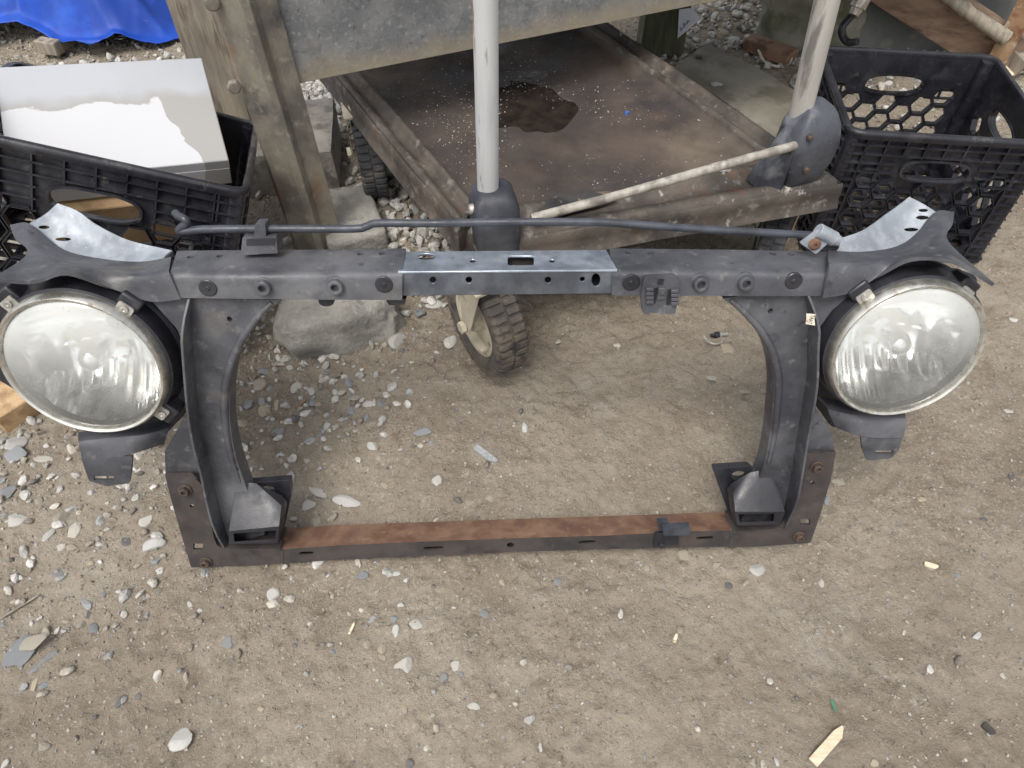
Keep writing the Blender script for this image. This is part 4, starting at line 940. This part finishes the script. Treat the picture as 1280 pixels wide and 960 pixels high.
exl = Vector((.917, .142, -.373)).normalized(); eyl = Vector((-.399, .900, -.175)); eyl = (eyl-exl*eyl.dot(exl)).normalized(); ezl = exl.cross(eyl)
fl_ = CAM+ray(-42, 164)*1.0
ML = frame_matrix(fl_-ezl*H-exl*.045, exl, eyl)
crate(ML, .417, .40, H, 'tilted black plastic milk crate holding a white carton')
# white carton with a wet brown-edged stain
def carton():
    q = lambda a, t: CAM+ray(*a)*t*KC
    KC = 1.10; fr_ = q((286, 200), 1.12); br_ = q((250, 72), 1.19); fl2 = fr_+(Vector((-2.54, -1.1, .376)).normalized())*.30*KC
    ex = (fr_-fl2).normalized(); ey = br_-fr_; Mx = frame_matrix(fl2, ex, ey); W = .33; D = ey.length; T = .062
    m = MT['carton']; t = m.node_tree; N = t.nodes; L = t.links; b = N['Principled BSDF']
    tc = N.new('ShaderNodeTexCoord'); sx = N.new('ShaderNodeSeparateXYZ'); L.new(tc.outputs['Object'], sx.inputs[0])
    nz = N.new('ShaderNodeTexNoise'); nz.inputs['Scale'].default_value = 16; nz.inputs['Detail'].default_value = 4; L.new(tc.outputs['Object'], nz.inputs['Vector'])
    def mth(op, a, c):
        k = N.new('ShaderNodeMath'); k.operation = op
        for i, x in enumerate((a, c)):
            if isinstance(x, (int, float)): k.inputs[i].default_value = x
            else: L.new(x, k.inputs[i])
        return k.outputs[0]
    # dry island: below y=.14 and left of a slanting line
    yy = mth('ADD', sx.outputs['Y'], mth('MULTIPLY', mth('SUBTRACT', nz.outputs['Fac'], .5), .07))
    f1 = mth('MULTIPLY', mth('SUBTRACT', yy, .143), 420); f1 = mth('MINIMUM', mth('MAXIMUM', f1, 0), 1)
    f2_ = mth('GREATER_THAN', mth('ADD', mth('ADD', sx.outputs['X'], mth('MULTIPLY', sx.outputs['Y'], .35)), mth('MULTIPLY', mth('SUBTRACT', nz.outputs['Fac'], .5), .05)), .288)
    f3 = mth('MAXIMUM', f1, f2_)
    mx = N.new('ShaderNodeMix'); mx.data_type = 'RGBA'; L.new(f3, mx.inputs[0]); mx.inputs[6].default_value = (.54, .54, .55, 1)
    old = b.inputs['Base Color'].links[0].from_socket
    mg = N.new('ShaderNodeMapRange'); L.new(yy, mg.inputs[0]); mg.inputs[1].default_value = .143; mg.inputs[2].default_value = .175
    mw = N.new('ShaderNodeMix'); mw.data_type = 'RGBA'; L.new(mg.outputs[0], mw.inputs[0]); mw.inputs[6].default_value = (.33, .32, .305, 1); L.new(old, mw.inputs[7])
    L.new(mw.outputs[2], mx.inputs[7]); L.new(mx.outputs[2], b.inputs['Base Color'])
    rt = root('carton', Mx, 'white carton with a ragged water stain lying in the tilted crate', 'box')
    g = Geo(); box(g, (0, 0, -T), (W, D, -.0)); mk('carton_body', g, 'carton', rt, .002, 2, wm=Mx)
    g = Geo(); box(g, (.0015, -.0012, -T+.004), (W-.0015, -.0002, -.020)); mk('carton_flap', g, 'carton', rt, .0003, wm=Mx)
    g = Geo(); box(g, (.02, -.02, -T-.115), (W-.02, D-.03, -T-.004)); 
    tag(mk('wooden_offcut', g, 'cardboard', None, .003, wm=Mx), 'brown wooden box end under the white carton, seen through the crate handle', 'wood piece')
carton()
# debris block holding the tilted crate up
g = Geo(); c = G(30, 330, 0); box(g, (-1.02, .98, 0), (-.80, 1.16, .10), None); tag(mk('support_block', g, 'paver', None, .008, 2), 'brown concrete block under the raised left side of the tilted crate', 'concrete block')

# ================================================================== ROUGH BLOCKS
def rough(name, lo, hi, mat, label, cat='concrete block', yaw=0, amp=.008, bev=.02, sub=5, tilt=0, seed=0):
    g = Geo(); c = (Vector(lo)+Vector(hi))/2; s = (Vector(hi)-Vector(lo))/2
    bm = bmesh.new(); bmesh.ops.create_cube(bm, size=2); bmesh.ops.subdivide_edges(bm, edges=bm.edges, cuts=14, use_grid_fill=True)
    V = []
    for v in bm.verts:
        p = v.co.copy(); q = Vector([math.copysign(min(abs(x), 1), x) for x in p]); 
        rr = bev/min(s); L = (abs(q.x)**8+abs(q.y)**8+abs(q.z)**8)**(1/8); q = q*(1-rr+rr/L*1.0)
        w = Vector((q.x*s.x, q.y*s.y, q.z*s.z)); nn = mnoise.fractal((w+Vector((seed, 0, 0)))*9, .8, 2.2, 5)
        w += p.normalized()*nn*amp; V.append(w)
    bm.verts.index_update(); F = [[v.index for v in f.verts] for f in bm.faces]; bm.free()
    g.add(V, F, T3(c) @ Matrix.Rotation(yaw, 4, 'Z') @ Matrix.Rotation(tilt, 4, 'X')); return tag(mk(name, g, mat, None, 0, sharp=60), label, cat)
rough('concrete_chunk', (-.45, .925, -.06), (-.235, 1.09, .075), 'concrete', 'pale rough rounded concrete chunk on the gravel behind the left end of the frame', yaw=R(14), amp=.034, bev=.06, seed=5)
rough('concrete_lump', (-.43, 1.20, -.03), (-.30, 1.40, .05), 'concrete', 'flat pale concrete lump just right of the foot of the angle iron leg', yaw=R(20), amp=.008, bev=.025, seed=23)
rough('paver_block', (-.68, 1.43, -.02), (-.43, 1.68, .105), 'paver', 'brown concrete paver on the gravel behind the angle iron leg', yaw=R(8), amp=.004, bev=.012, seed=9)
rough('boulder', (.79, 2.16, -.05), (1.08, 2.45, .22), 'concretemoss', 'mossy rounded concrete lump behind the right pole of the cart', 'boulder', yaw=R(-12), amp=.03, bev=.10, seed=15)
g = Geo(); sl = [(832, 90), (884, 53), (962, 92), (1040, 148), (1010, 215), (930, 170)]
plate(g, roundc([tuple(G(u, v, .02)[:2]) for u, v in sl], .02), [ell(*G(873, 72, .02)[:2], .012, .012, 14)], -.01, .02)
tag(mk('stone_slab', g, 'slab', None, .004), 'flat pale dirty concrete slab with a round hole lying beside the cart deck', 'slab')
g = Geo(); p = G(822, 72, 0); box(g, (p.x-.055, p.y, 0), (p.x+.075, p.y+.10, .66)); tag(mk('timber_post', g, 'post', None, .004), 'dark green mossy timber post standing under the bench', 'post')
g = Geo(); q = [Vector(at_y(u, v, 2.10)) for u, v in ((849, 12), (866, 10), (876, 24), (847, 48))]; hull(g, q+[a+Vector((0, .0015, 0)) for a in q]); PP = tag(mk('paper_tag', g, 'paper', None, 0), 'white paper card beside the green post', 'paper')
g = Geo()
for k, (u, v) in enumerate(((851, 38), (855, 33), (859, 29))):
    a = at_y(u, v, 2.098); bar(g, a, a+Vector((.006, 0, .008)), .001, .0015); bar(g, a+Vector((.002, 0, -.003)), a+Vector((-.003, 0, .009)), .001, .0015)
mk('pen_marks', g, 'ink', PP, 0)
# grey slab wall, planks and stick behind the right crate
g = Geo(); hull(g, [Vector((x, y+z*.25, z)) for x, y in ((1.02, 2.17), (2.15, 2.12), (1.02, 2.25), (2.15, 2.20)) for z in (0, .62)]); tag(mk('wall_panel', g, 'greywall', None, .006), 'dark grey concrete panel leaning behind the right crate', 'wall')
def lay(name, a, b, w, t, mat, label, cat, up=(0, -.5, 1)):
    g = Geo(); bar(g, a, b, w, t, up); return tag(mk(name, g, mat, None, .002), label, cat)
a = at_y(1105, -30, 2.12); b = at_y(1262, 72, 2.03)
lay('plank', a, b, .030, .13, 'plank', 'wide brown plank leaning against the dark grey panel', 'plank', (0, -.2, 1))
a = at_y(1178, -8, 2.05); b = at_y(1258, 48, 1.98); g = Geo(); tube(g, [a, a.lerp(b, .3), a.lerp(b, .35), a.lerp(b, .4), b], [.014, .016, .019, .016, .02], 14); tag(mk('stick', g, 'wood', None, 0), 'round wooden handle lying across the brown plank', 'stick')
a = G(1262, 75, .05); b = G(1330, 40, .05); lay('timber_offcut', a, b, .09, .05, 'wood', 'beige timber offcut on the dirt right of the rusty leg', 'wood piece')
a = G(1240, 96, .015); b = G(1275, 84, .03); lay('wood_splinter', a, b, .035, .006, 'tan', 'pale split wood flake at the foot of the rusty leg', 'wood piece')
# bits behind: wood wrapped with cord, clip, hose and fitting
a = G(935, 52, .03); b = G(990, 72, .03); c_ob = lay('wood_block', a, b, .055, .035, 'brick', 'orange brown wood block with cord round it near the mossy lump', 'wood piece', (0, 0, 1))
g = Geo(); tube(g, catmull([G(948, 62, .03), G(955, 76, .012), G(970, 83, .01), G(985, 80, .012), G(990, 72, .03)], 6), .004, 10); tag(mk('cord', g, 'twine', None, 0), 'short loop of pale cord in front of the orange brown wood block', 'cord')
g = Geo(); tube(g, catmull([G(1008, 82, .02), G(1000, 90, .02), G(992, 98, .015), G(990, 106, .01), G(996, 108, .01), G(1002, 98, .02), G(1008, 90, .02)], 5), .0055, 10); tag(mk('metal_hook', g, 'boltlight', None, 0), 'pale metal snap hook on the dirt left of the right pole', 'hook')
g = Geo(); tube(g, catmull([at_y(1066, 18, 2.05), at_y(1054, 32, 2.03), at_y(1053, 44, 2.02), at_y(1060, 53, 2.0), at_y(1072, 52, 1.98)], 6), .010, 12); HS = tag(mk('hose', g, 'plastic_dark', None, 0), 'curled black hose with a metal fitting behind the right pole', 'hose')
g = Geo(); tube(g, [at_y(1066, 20, 2.04), at_y(1071, 11, 2.05), at_y(1071.5, 10, 2.05), at_y(1080, -6, 2.06)], [.014, .018, .024, .024], 8); mk('hose_fitting', g, 'copper', HS, .001)
g = Geo(); p = G(15, 510, .02); bar(g, G(-25, 470, .03), G(24, 522, .02), .06, .05, (0, 0, 1)); tag(mk('wood_offcut', g, 'cardboard', None, .003), 'tan wood offcut on the dirt beneath the left headlight', 'wood piece')
g = Geo(); bar(g, G(50, 56, .02), G(74, 60, .02), .035, .04); tag(mk('tan_block', g, 'wood', None, .004), 'small tan wooden block between the blue tarp and the tilted crate', 'wood piece')

# ================================================================== TARP
def tarp():
    nx, ny = 260, 170; front = [(-90, 20), (-30, 62), (34, 52), (75, 65), (119, 70), (160, 67), (200, 60), (236, 46), (262, 28)]
    fw = [G(u, v, 0) for u, v in front]; fx = np.array([p.x for p in fw]); fy = np.array([p.y for p in fw]); o = np.argsort(fx); fx = fx[o]; fy = fy[o]
    xs = np.linspace(-2.6, -1.02, nx); t = np.linspace(0, 1, ny)
    X, Tt = np.meshgrid(xs, t); Y = np.interp(X, fx, fy)+Tt*1.15
    d = Tt*1.15
    rx = X+.22*vnoise(X*2.2, Y*2.2, 51); ry = Y+.22*vnoise(X*2.4+9, Y*2.4, 52)
    rid = np.zeros_like(X)
    for i, (a, f, am) in enumerate(((.5, 2.6, .085), (-.9, 4.2, .05), (1.3, 7.0, .028), (.1, 13, .012))):
        s = rx*math.cos(a)+ry*math.sin(a); q = vnoise(s*f, (rx*-math.sin(a)+ry*math.cos(a))*f*.35, 60+i); rid += am*(1-np.abs(2*q-1))**3.0
    Z = gh(X, Y, False)+.006+rid*np.clip(d*8, .30, 1)*1.9+np.clip(d-.1, 0, .5)*.16
    sidex = np.clip((-1.02-X)*8, .05, 1); Z = gh(X, Y, False)+.006+(Z-gh(X, Y, False)-.006)*sidex
    V = np.stack([X.ravel(), Y.ravel(), Z.ravel()], 1); i = np.arange((ny-1)*nx).reshape(ny-1, nx)[:, :-1].ravel(); F = np.stack([i, i+1, i+nx+1, i+nx], 1)
    ob = np_mesh('tarpaulin', V, F, MT['tarp']); tag(ob, 'crumpled bright blue tarpaulin behind the tilted crate', 'tarp'); ob.modifiers.new('thick', 'SOLIDIFY').thickness = .0015
    p = G(155, 56, .0); z = .022; g = Geo(); lathe(g, [(.008, 0), (.0085, .002), (.013, .002), (.014, 0)], T3(Vector((p.x, p.y, z))), 24); mk('grommet', g, 'boltlight', None, 0)
    gr = bpy.data.objects['grommet']; gr.parent = ob
tarp()

# ================================================================== STONES
def stone_dirs(sub):
    bm = bmesh.new(); bmesh.ops.create_icosphere(bm, subdivisions=sub, radius=1); V = np.array([v.co[:] for v in bm.verts]); F = np.array([[v.index for v in f.verts] for f in bm.faces]); bm.free(); return V, F
def stone_shape(D, rng, k=9, soft=14, el=None):
    n = rng.normal(size=(k, 3)); n /= np.linalg.norm(n, axis=1)[:, None]; d = rng.uniform(.52, .95, k)
    c = D @ n.T; c = np.where(c > .05, d/np.maximum(c, .05), 9.); r = -np.log(np.exp(-soft*np.minimum(c, 1.25)).sum(1)+np.exp(-soft*1.1))/soft
    el = el if el is not None else np.array([1, rng.uniform(.6, .95), rng.uniform(.4, .68)]); return D*r[:, None]*el
D3, F3_ = stone_dirs(4); D1, F1 = stone_dirs(2); D0, F0 = stone_dirs(1)
big = [stone_shape(D3, RNG, int(RNG.integers(6, 11)), 45) for _ in range(16)]
BIGM = {}
def bigmesh(i, mat):
    if (i, mat) in BIGM: return BIGM[(i, mat)]
    me = bpy.data.meshes.new('stone_shape'); V = big[i]
    V = V+np.array([mnoise.fractal(Vector(p)*3+Vector((i, 0, 0)), .9, 2, 4) for p in V])[:, None]*.035*(V/np.linalg.norm(V, axis=1)[:, None])
    me.from_pydata([tuple(p) for p in V], [], [list(map(int, f)) for f in F3_]); me.polygons.foreach_set('use_smooth', [True]*len(F3_)); me.set_sharp_from_angle(angle=R(24)); me.materials.append(MT[mat]); BIGM[(i, mat)] = me; return me
GRP = 'loose stones scattered on the dirt'
LBL = {'l': 'pale whitish grey stone lying loose on the dirt', 'g': 'blue grey angular stone lying loose on the dirt', 'b': 'tan or beige pebble lying loose on the dirt', 'd': 'small dark grey stone lying loose on the dirt'}
MTN = {'l': 'st_pale', 'g': 'st_blue', 'b': 'st_tan', 'd': 'st_dark'}
placed = []
NAMEK = {'l': 'pale_stone', 'g': 'blue_grey_stone', 'b': 'tan_pebble', 'd': 'dark_stone'}
def put(u, v, wpx, k, label=None, flat=1., asp=1., rot=None, z=None, name=None):
    p = G(u, v, 0); s = wpx/2/FPX*(p-CAM).dot(Vector((0, cp, -sp))); i = len(placed) % 16
    o = bpy.data.objects.new(name or NAMEK[k], bigmesh(i, MTN[k])); COL.objects.link(o)
    zz = gz(p.x, p.y) if z is None else z
    o.location = (p.x, p.y, zz+s*.10*flat); o.scale = (s*1.08, s*1.08*asp, s*flat*.95)
    o.rotation_euler = (random.uniform(-.25, .25), random.uniform(-.25, .25), random.uniform(0, 6.28) if rot is None else rot)
    if label: tag(o, label, 'stone')
    else: tag(o, LBL[k], 'stone', GRP+': '+{'l': 'pale', 'g': 'blue grey', 'b': 'tan', 'd': 'dark'}[k])
    placed.append((p.x, p.y, s)); return o
put(25, 814, 48, 'g', 'largest flat blue grey slate piece near the left edge of the ground', .35, .8, 1.0, name='slate')
put(47, 807, 32, 'b', 'beige flat stone lying on top of the largest slate piece', .45, .7, .4, z=.012, name='flat_stone')
put(53, 827, 32, 'g', 'narrow blue grey slate piece beside the largest slate', .35, .5, .8, name='slate')
put(223, 921, 30, 'l', 'white grey stone alone at the bottom left of the dirt', .7)
put(504, 832, 23, 'l', 'white chalky two lobed stone in the open dirt below the frame', .7)
put(947, 709, 20, 'l', 'squarish pale stone just below the right end of the rusty crossbar', .7)
put(433, 625, 32, 'l', 'long flat pale stone on the dirt right of the left foot mount', .45, .6, -.2)
put(397, 614, 26, 'l', 'rounded pale stone half buried beside the left foot mount', .4, .7)
put(656, 532, 13, 'l', 'small upright oval white pebble in the middle of the frame opening', .8, .6, 1.6)
put(528, 538, 25, 'g', 'oblong pale blue grey stone in the middle of the frame opening', .6, .5, .2)
put(466, 555, 17, 'l', 'white heart shaped stone inside the frame opening', .7)
put(776, 766, 12, 'l', 'small white oval pebble alone right of centre below the frame', .8, .7, 1.5)
put(606, 766, 14, 'g', 'small round dark blue grey pebble alone at centre below the frame', .8, .8)
put(662, 899, 14, 'l', 'round white and blue pebble at the bottom centre of the dirt', .9)
put(894, 117, 15, 'l', 'white rounded pebble lying on the dirty concrete slab', .7, .8, z=.024)
put(1102, 62, 22, 'b', 'smooth beige cobble against the dark grey panel behind the right crate', .9, .8, name='cobble')
S = """20 557 26 l;22 570 28 g;56 575 20 l;11 616 20 g;19 628 14 b;22 650 22 l;77 646 21 b;59 668 17 l;92 663 20 l;75 683 11 l;91 683 15 b;183 652 16 l;170 624 12 l;158 677 17 d;191 680 28 l;194 699 14 g;198 711 12 l;169 705 10 b;106 753 20 g;8 739 14 l;72 714 17 g;128 741 10 g;180 747 9 g;237 755 10 l;256 714 13 g;341 741 18 l;108 767 12 d;
322 418 10 l;346 456 12 b;358 451 14 l;378 456 11 b;363 461 10 l;388 440 17 l;400 432 13 g;425 442 14 g;438 431 22 l;461 411 11 g;469 429 12 b;497 426 26 l;449 421 10 b;331 465 15 g;325 482 20 b;339 487 12 g;371 486 16 l;389 490 11 l;396 457 9 g;408 467 11 g;310 506 17 g;331 514 18 b;328 503 12 g;346 507 14 b;380 515 10 g;369 520 13 d;391 503 11 g;436 478 14 g;444 496 15 b;460 503 13 l;478 501 14 g;458 520 11 g;347 539 15 g;386 550 13 g;397 543 10 g;399 534 10 g;444 536 8 l;472 570 8 b;539 551 9 g;561 478 10 b;563 426 20 l;361 597 17 l;386 631 17 l;414 645 13 b;316 586 12 b;302 526 16 b;546 601 15 l;467 389 12 g;525 389 18 g;542 379 20 l;316 575 8 b;
42 855 18 b;28 858 12 g;54 855 11 g;114 783 14 g;80 808 9 g;284 801 17 g;386 780 8 l;219 874 8 b;325 885 8 b;148 874 16 d;169 869 9 d;114 894 8 d;69 786 11 l;3 954 12 l;447 704 11 l;453 718 15 g;506 726 12 l;467 773 10 g;493 773 11 g;520 780 16 l;493 789 15 l;507 785 9 b;476 781 9 b;459 804 11 b;478 810 12 b;478 821 12 b;416 812 9 g;570 832 14 l;576 843 9 g;555 847 11 g;615 872 12 b;592 882 16 l;506 887 14 b;541 894 6 l;568 915 12 b;533 935 7 l;676 933 9 l;512 954 10 d;587 818 10 d;628 727 10 b;
907 707 10 b;897 703 9 b;912 729 10 d;856 690 16 b;1029 726 11 l;1164 706 12 b;1199 718 7 g;1134 787 8 l;1224 793 14 l;1164 835 13 l;964 849 8 l;972 951 9 l;957 957 14 l;1094 954 10 b;942 952 10 b;1256 843 8 l;1051 598 14 b;1037 622 12 g;1031 640 10 b;1221 654 17 l;1232 647 9 d;1267 593 9 d;1155 622 9 b;1127 653 6 g;1265 510 12 l;891 469 14 l;890 461 8 b;931 487 14 b;917 466 8 b;908 435 20 b;745 506 9 b;928 419 7 b;1270 395 10 l;
405 268 14 b;415 248 16 b;428 262 12 g;441 250 12 l;432 276 13 b;446 283 12 b;503 300 14 b;480 295 11 l;520 297 12 b;540 300 10 g;455 228 11 l;437 235 12 b;405 225 11 b;452 241 10 b;462 296 10 b;420 290 12 b;
880 62 16 l;915 52 20 l;905 40 14 b;932 22 14 l;897 75 12 b;870 60 10 b;946 30 16 b;925 88 12 l;951 100 9 l;842 77 12 l;860 72 10 l;890 22 14 d;912 12 16 d;935 8 14 b;1070 50 12 l;1085 62 10 l;1235 110 16 l;1255 118 12 b;1262 104 12 l;1275 130 10 l"""
for ln in S.replace('\n', '').split(';'):
    a = ln.split()
    if len(a) == 4: put(float(a[0]), float(a[1]), float(a[2]), a[3], flat=random.uniform(.5, .9), asp=random.uniform(.75, 1.1))
n0 = len(placed)
def dens(x, y):
    d = .10+.9*np.clip((-.12-x)*2.2, 0, 1)*np.clip((y-.28)*3, 0, 1)
    d = np.maximum(d, .9*np.exp(-((x+.30)**2/.03+(y-.95)**2/.05)))
    d = np.maximum(d, 1.0*np.exp(-((x+.28)**2/.02+(y-1.22)**2/.03)))
    d = d*np.where((x > .1) & (y < 1.5), .35, 1)+np.where(y > 1.55, .5, 0)
    return d*(.35+1.3*vnoise(x*4, y*4, 77)**1.5)
tries = 0
while len(placed) < 292 and tries < 40000:
    tries += 1; u = random.uniform(-10, 1290); v = random.uniform(20, 955) if random.random() > .5 else random.uniform(400, 800); p = G(u, v, 0)
    if p.y > 2.3 or random.random() > float(dens(np.array([p.x]), np.array([p.y]))[0])*.8: continue
    if any((p.x-a)**2+(p.y-b)**2 < (s+.008)**2 for a, b, s in placed): continue
    put(u, v, random.choice([6, 7, 8, 8, 9, 10, 12])*(1.2 if p.x < -.2 else .9), random.choice('llggbbbbd'), flat=random.uniform(.45, .8), asp=random.uniform(.7, 1.1))

def scatter(name, N, smin, smax, D, F, mat, fn, region, label, cat='gravel', power=2.2, sink=.25, nv=24):
    shapes = [stone_shape(D, RNG, 8, 34) for _ in range(nv)]
    P = np.empty((0, 2))
    while len(P) < N:
        q = np.stack([RNG.uniform(region[0], region[1], N*2), RNG.uniform(region[2], region[3], N*2)], 1); keep = RNG.uniform(0, 1, len(q)) < fn(q[:, 0], q[:, 1]); P = np.concatenate([P, q[keep]])
    P = P[:N]; s = smin+(smax-smin)*RNG.uniform(0, 1, N)**power; sh = np.array(shapes)[RNG.integers(0, nv, N)]
    # random rotations
    q = RNG.normal(size=(N, 4)); q[:, 1:3] *= .35; q /= np.linalg.norm(q, axis=1)[:, None]; w_, x, y, z = q.T
    Rm = np.stack([1-2*(y*y+z*z), 2*(x*y-z*w_), 2*(x*z+y*w_), 2*(x*y+z*w_), 1-2*(x*x+z*z), 2*(y*z-x*w_), 2*(x*z-y*w_), 2*(y*z+x*w_), 1-2*(x*x+y*y)], 1).reshape(N, 3, 3)
    V = np.einsum('nij,nkj->nki', Rm, sh)*s[:, None, None]; zz = gh(P[:, 0], P[:, 1]); V[..., 0] += P[:, 0, None]; V[..., 1] += P[:, 1, None]; V[..., 2] += (zz+s*sink)[:, None]
    Fa = (F[None]+(np.arange(N)*len(D))[:, None, None]).reshape(-1, 3); ob = np_mesh(name, V.reshape(-1, 3), Fa, MT[mat], False); tag(ob, label, cat, None, 'stuff'); return ob
def dl(x, y): return np.clip((-.10-x)*1.6, 0, 1)*np.clip((y-.30)*3, 0, 1)*(.25+1.5*vnoise(x*4.5, y*4.5, 81)**2)*np.where(y > 1.15, .4, 1)+.9*np.exp(-((x+.40)**2/.02+(y-.80)**2/.03))
scatter('loose_gravel', 1150, .0045, .0125, D1, F1, 'gravelpale', dl, (-1.5, .1, .2, 1.9), 'pale angular gravel washed over the left side of the dirt', 'gravel', 1.9, .12)
vis = (-1.75, 1.95, .12, 2.75)
scatter('grit', 100000, .0009, .0036, D0, F0, 'gravel', lambda x, y: .35+.65*vnoise(x*3, y*3, 90), vis, 'fine brown and grey grit spread over the dirt', 'grit', 2.5)
scatter('gravel', 15000, .0025, .0095, D1, F1, 'gravel', dens, vis, 'small mixed gravel bedded in the dirt', 'gravel', 2.6)
def dp(x, y):
    a = np.exp(-((x+.62)**2/.05+(y-1.88)**2/.03))+.8*np.exp(-((x+.95)**2/.10+(y-1.93)**2/.02))+.6*np.exp(-((x+.30)**2/.012+(y-1.38)**2/.02))+.55*np.exp(-((x+.25)**2/.02+(y-1.17)**2/.008))
    b = .16*((x > .45) & (x < 1.0) & (y > 2.05) & (y < 2.6))+.05*((x > 1.0) & (y > 1.6)); return np.clip(a+b, 0, 1)
scatter('pale_gravel', 3400, .006, .017, D1, F1, 'gravelpale', dp, (-1.5, 1.9, 1.0, 2.6), 'heaped pale washed gravel under and behind the bench', 'gravel', 1.5, .5)
# crumbs on the cart deck
def crumbs():
    N = 1600; a = RNG.normal(.42, .2, N); b = RNG.normal(.45, .2, N); k = (a > .1) & (a < .9) & (b > .12) & (b < .9); a = a[k]; b = b[k]; N = len(a)
    A, B, C_, D_ = [np.array(p) for p in (CA, CB, CC, CD)]
    P = ((1-a)*(1-b))[:, None]*A+(a*(1-b))[:, None]*B+(a*b)[:, None]*C_+((1-a)*b)[:, None]*D_; s = .0006+.0013*RNG.uniform(0, 1, N)**3
    sh = stone_shape(D0, RNG, 7, 20); V = sh[None]*s[:, None, None]+P[:, None, :]; dd = np.minimum(np.minimum(a, 1-a), np.minimum(b, 1-b))*.68; V[..., 2] += (np.interp(dd, [.075, .4], [-.010, -.024])+.001+(vnoise(P[:, 0]*9, P[:, 1]*9, 31)-.5)*.006)[:, None]
    ob = np_mesh('deck_crumbs', V.reshape(-1, 3), (F0[None]+(np.arange(N)*len(D0))[:, None, None]).reshape(-1, 3), MT['gravelpale']); tag(ob, 'fine pale crumbs scattered on the muddy cart deck', 'crumbs', None, 'stuff')
crumbs()

# ================================================================== SMALL LITTER
def chip(name, a, b, w, t, mat, label, cat, z=.004, taper=.4):
    A = G(*a, 0); B = G(*b, 0); A.z = gz(A.x, A.y)+z; B.z = gz(B.x, B.y)+z; d = (B-A).normalized(); s = Vector((-d.y, d.x, 0)); g = Geo()
    hull(g, [A+s*w*.5*k+Vector((0, 0, h)) for k in (-1, 1) for h in (-t/2, t/2)]+[A.lerp(B, .8)+s*w*.55*k+Vector((0, 0, h)) for k in (-1, .8) for h in (-t/2, t/2)]+[B+s*w*.5*k*taper+Vector((0, 0, h)) for k in (-.2, 1) for h in (-t/2, t/2)])
    return tag(mk(name, g, mat, None, .0006), label, cat)
chip('wood_chip', (1015, 954), (1055, 908), .013, .004, 'tan', 'long pale splinter of wood at the bottom right of the dirt', 'wood chip')
chip('green_scrap', (1041, 873), (1047, 889), .004, .0015, 'green', 'tiny dark green scrap on the dirt above the long splinter', 'scrap')
chip('bark_piece', (594, 557), (621, 577), .012, .007, 'st_blue', 'grey stick shaped stone chip inside the frame opening', 'chip', .003, .7)
chip('wood_chip', (436, 792), (443, 777), .004, .002, 'tan', 'small thin pale wood splinter beside the cluster of pebbles below the frame', 'wood chip')
chip('wood_chip', (371, 511), (384, 499), .005, .003, 'brick', 'small reddish wood splinter among the stones left in the frame opening', 'wood chip')
chip('wood_chip', (1157, 703), (1174, 708), .008, .003, 'tan', 'small oval orange tan wood chip on the right side dirt', 'wood chip')
chip('twig', (0, 774), (50, 742), .003, .002, 'wood', 'thin dry twig near the left edge above the slate pieces', 'twig')
chip('twig', (843, 802), (847, 790), .005, .003, 'tan', 'short pale stub of twig pressed in the dirt right of centre', 'twig')
chip('foil_scrap', (1229, 905), (1243, 918), .010, .003, 'rustdark', 'crumpled dark scrap on the dirt in the lower right corner', 'scrap')
# dropped connector fitting
A = G(888, 419, .0); B = G(912, 417, .0); A.z = B.z = gz(A.x, A.y)+.008; d = (B-A).normalized(); rt = root('plug_fitting', zmat(A, d), 'small black and grey cylindrical fitting on the dirt inside the frame opening', 'fitting')
g = Geo(); tube(g, [A, A+d*.010], .0035, 14); tube(g, [A+d*.009, A+d*.018], .0065, 6); mk('fitting_body', g, 'plastic_dark', rt, .0006)
g = Geo(); tube(g, [A+d*.018, A+d*.022, A+d*.0221, A+d*.034], [.007, .007, .005, .005], 14); mk('fitting_sleeve', g, 'boltlight', rt, .0005)
g = Geo(); tube(g, catmull([G(880, 420, .006), G(884, 426, .004), G(893, 430, .004), G(902, 428, .004)], 5), .0016, 8); tag(mk('wire', g, 'boltlight', None, 0), 'thin bent wire on the dirt next to the black and grey fitting', 'wire')
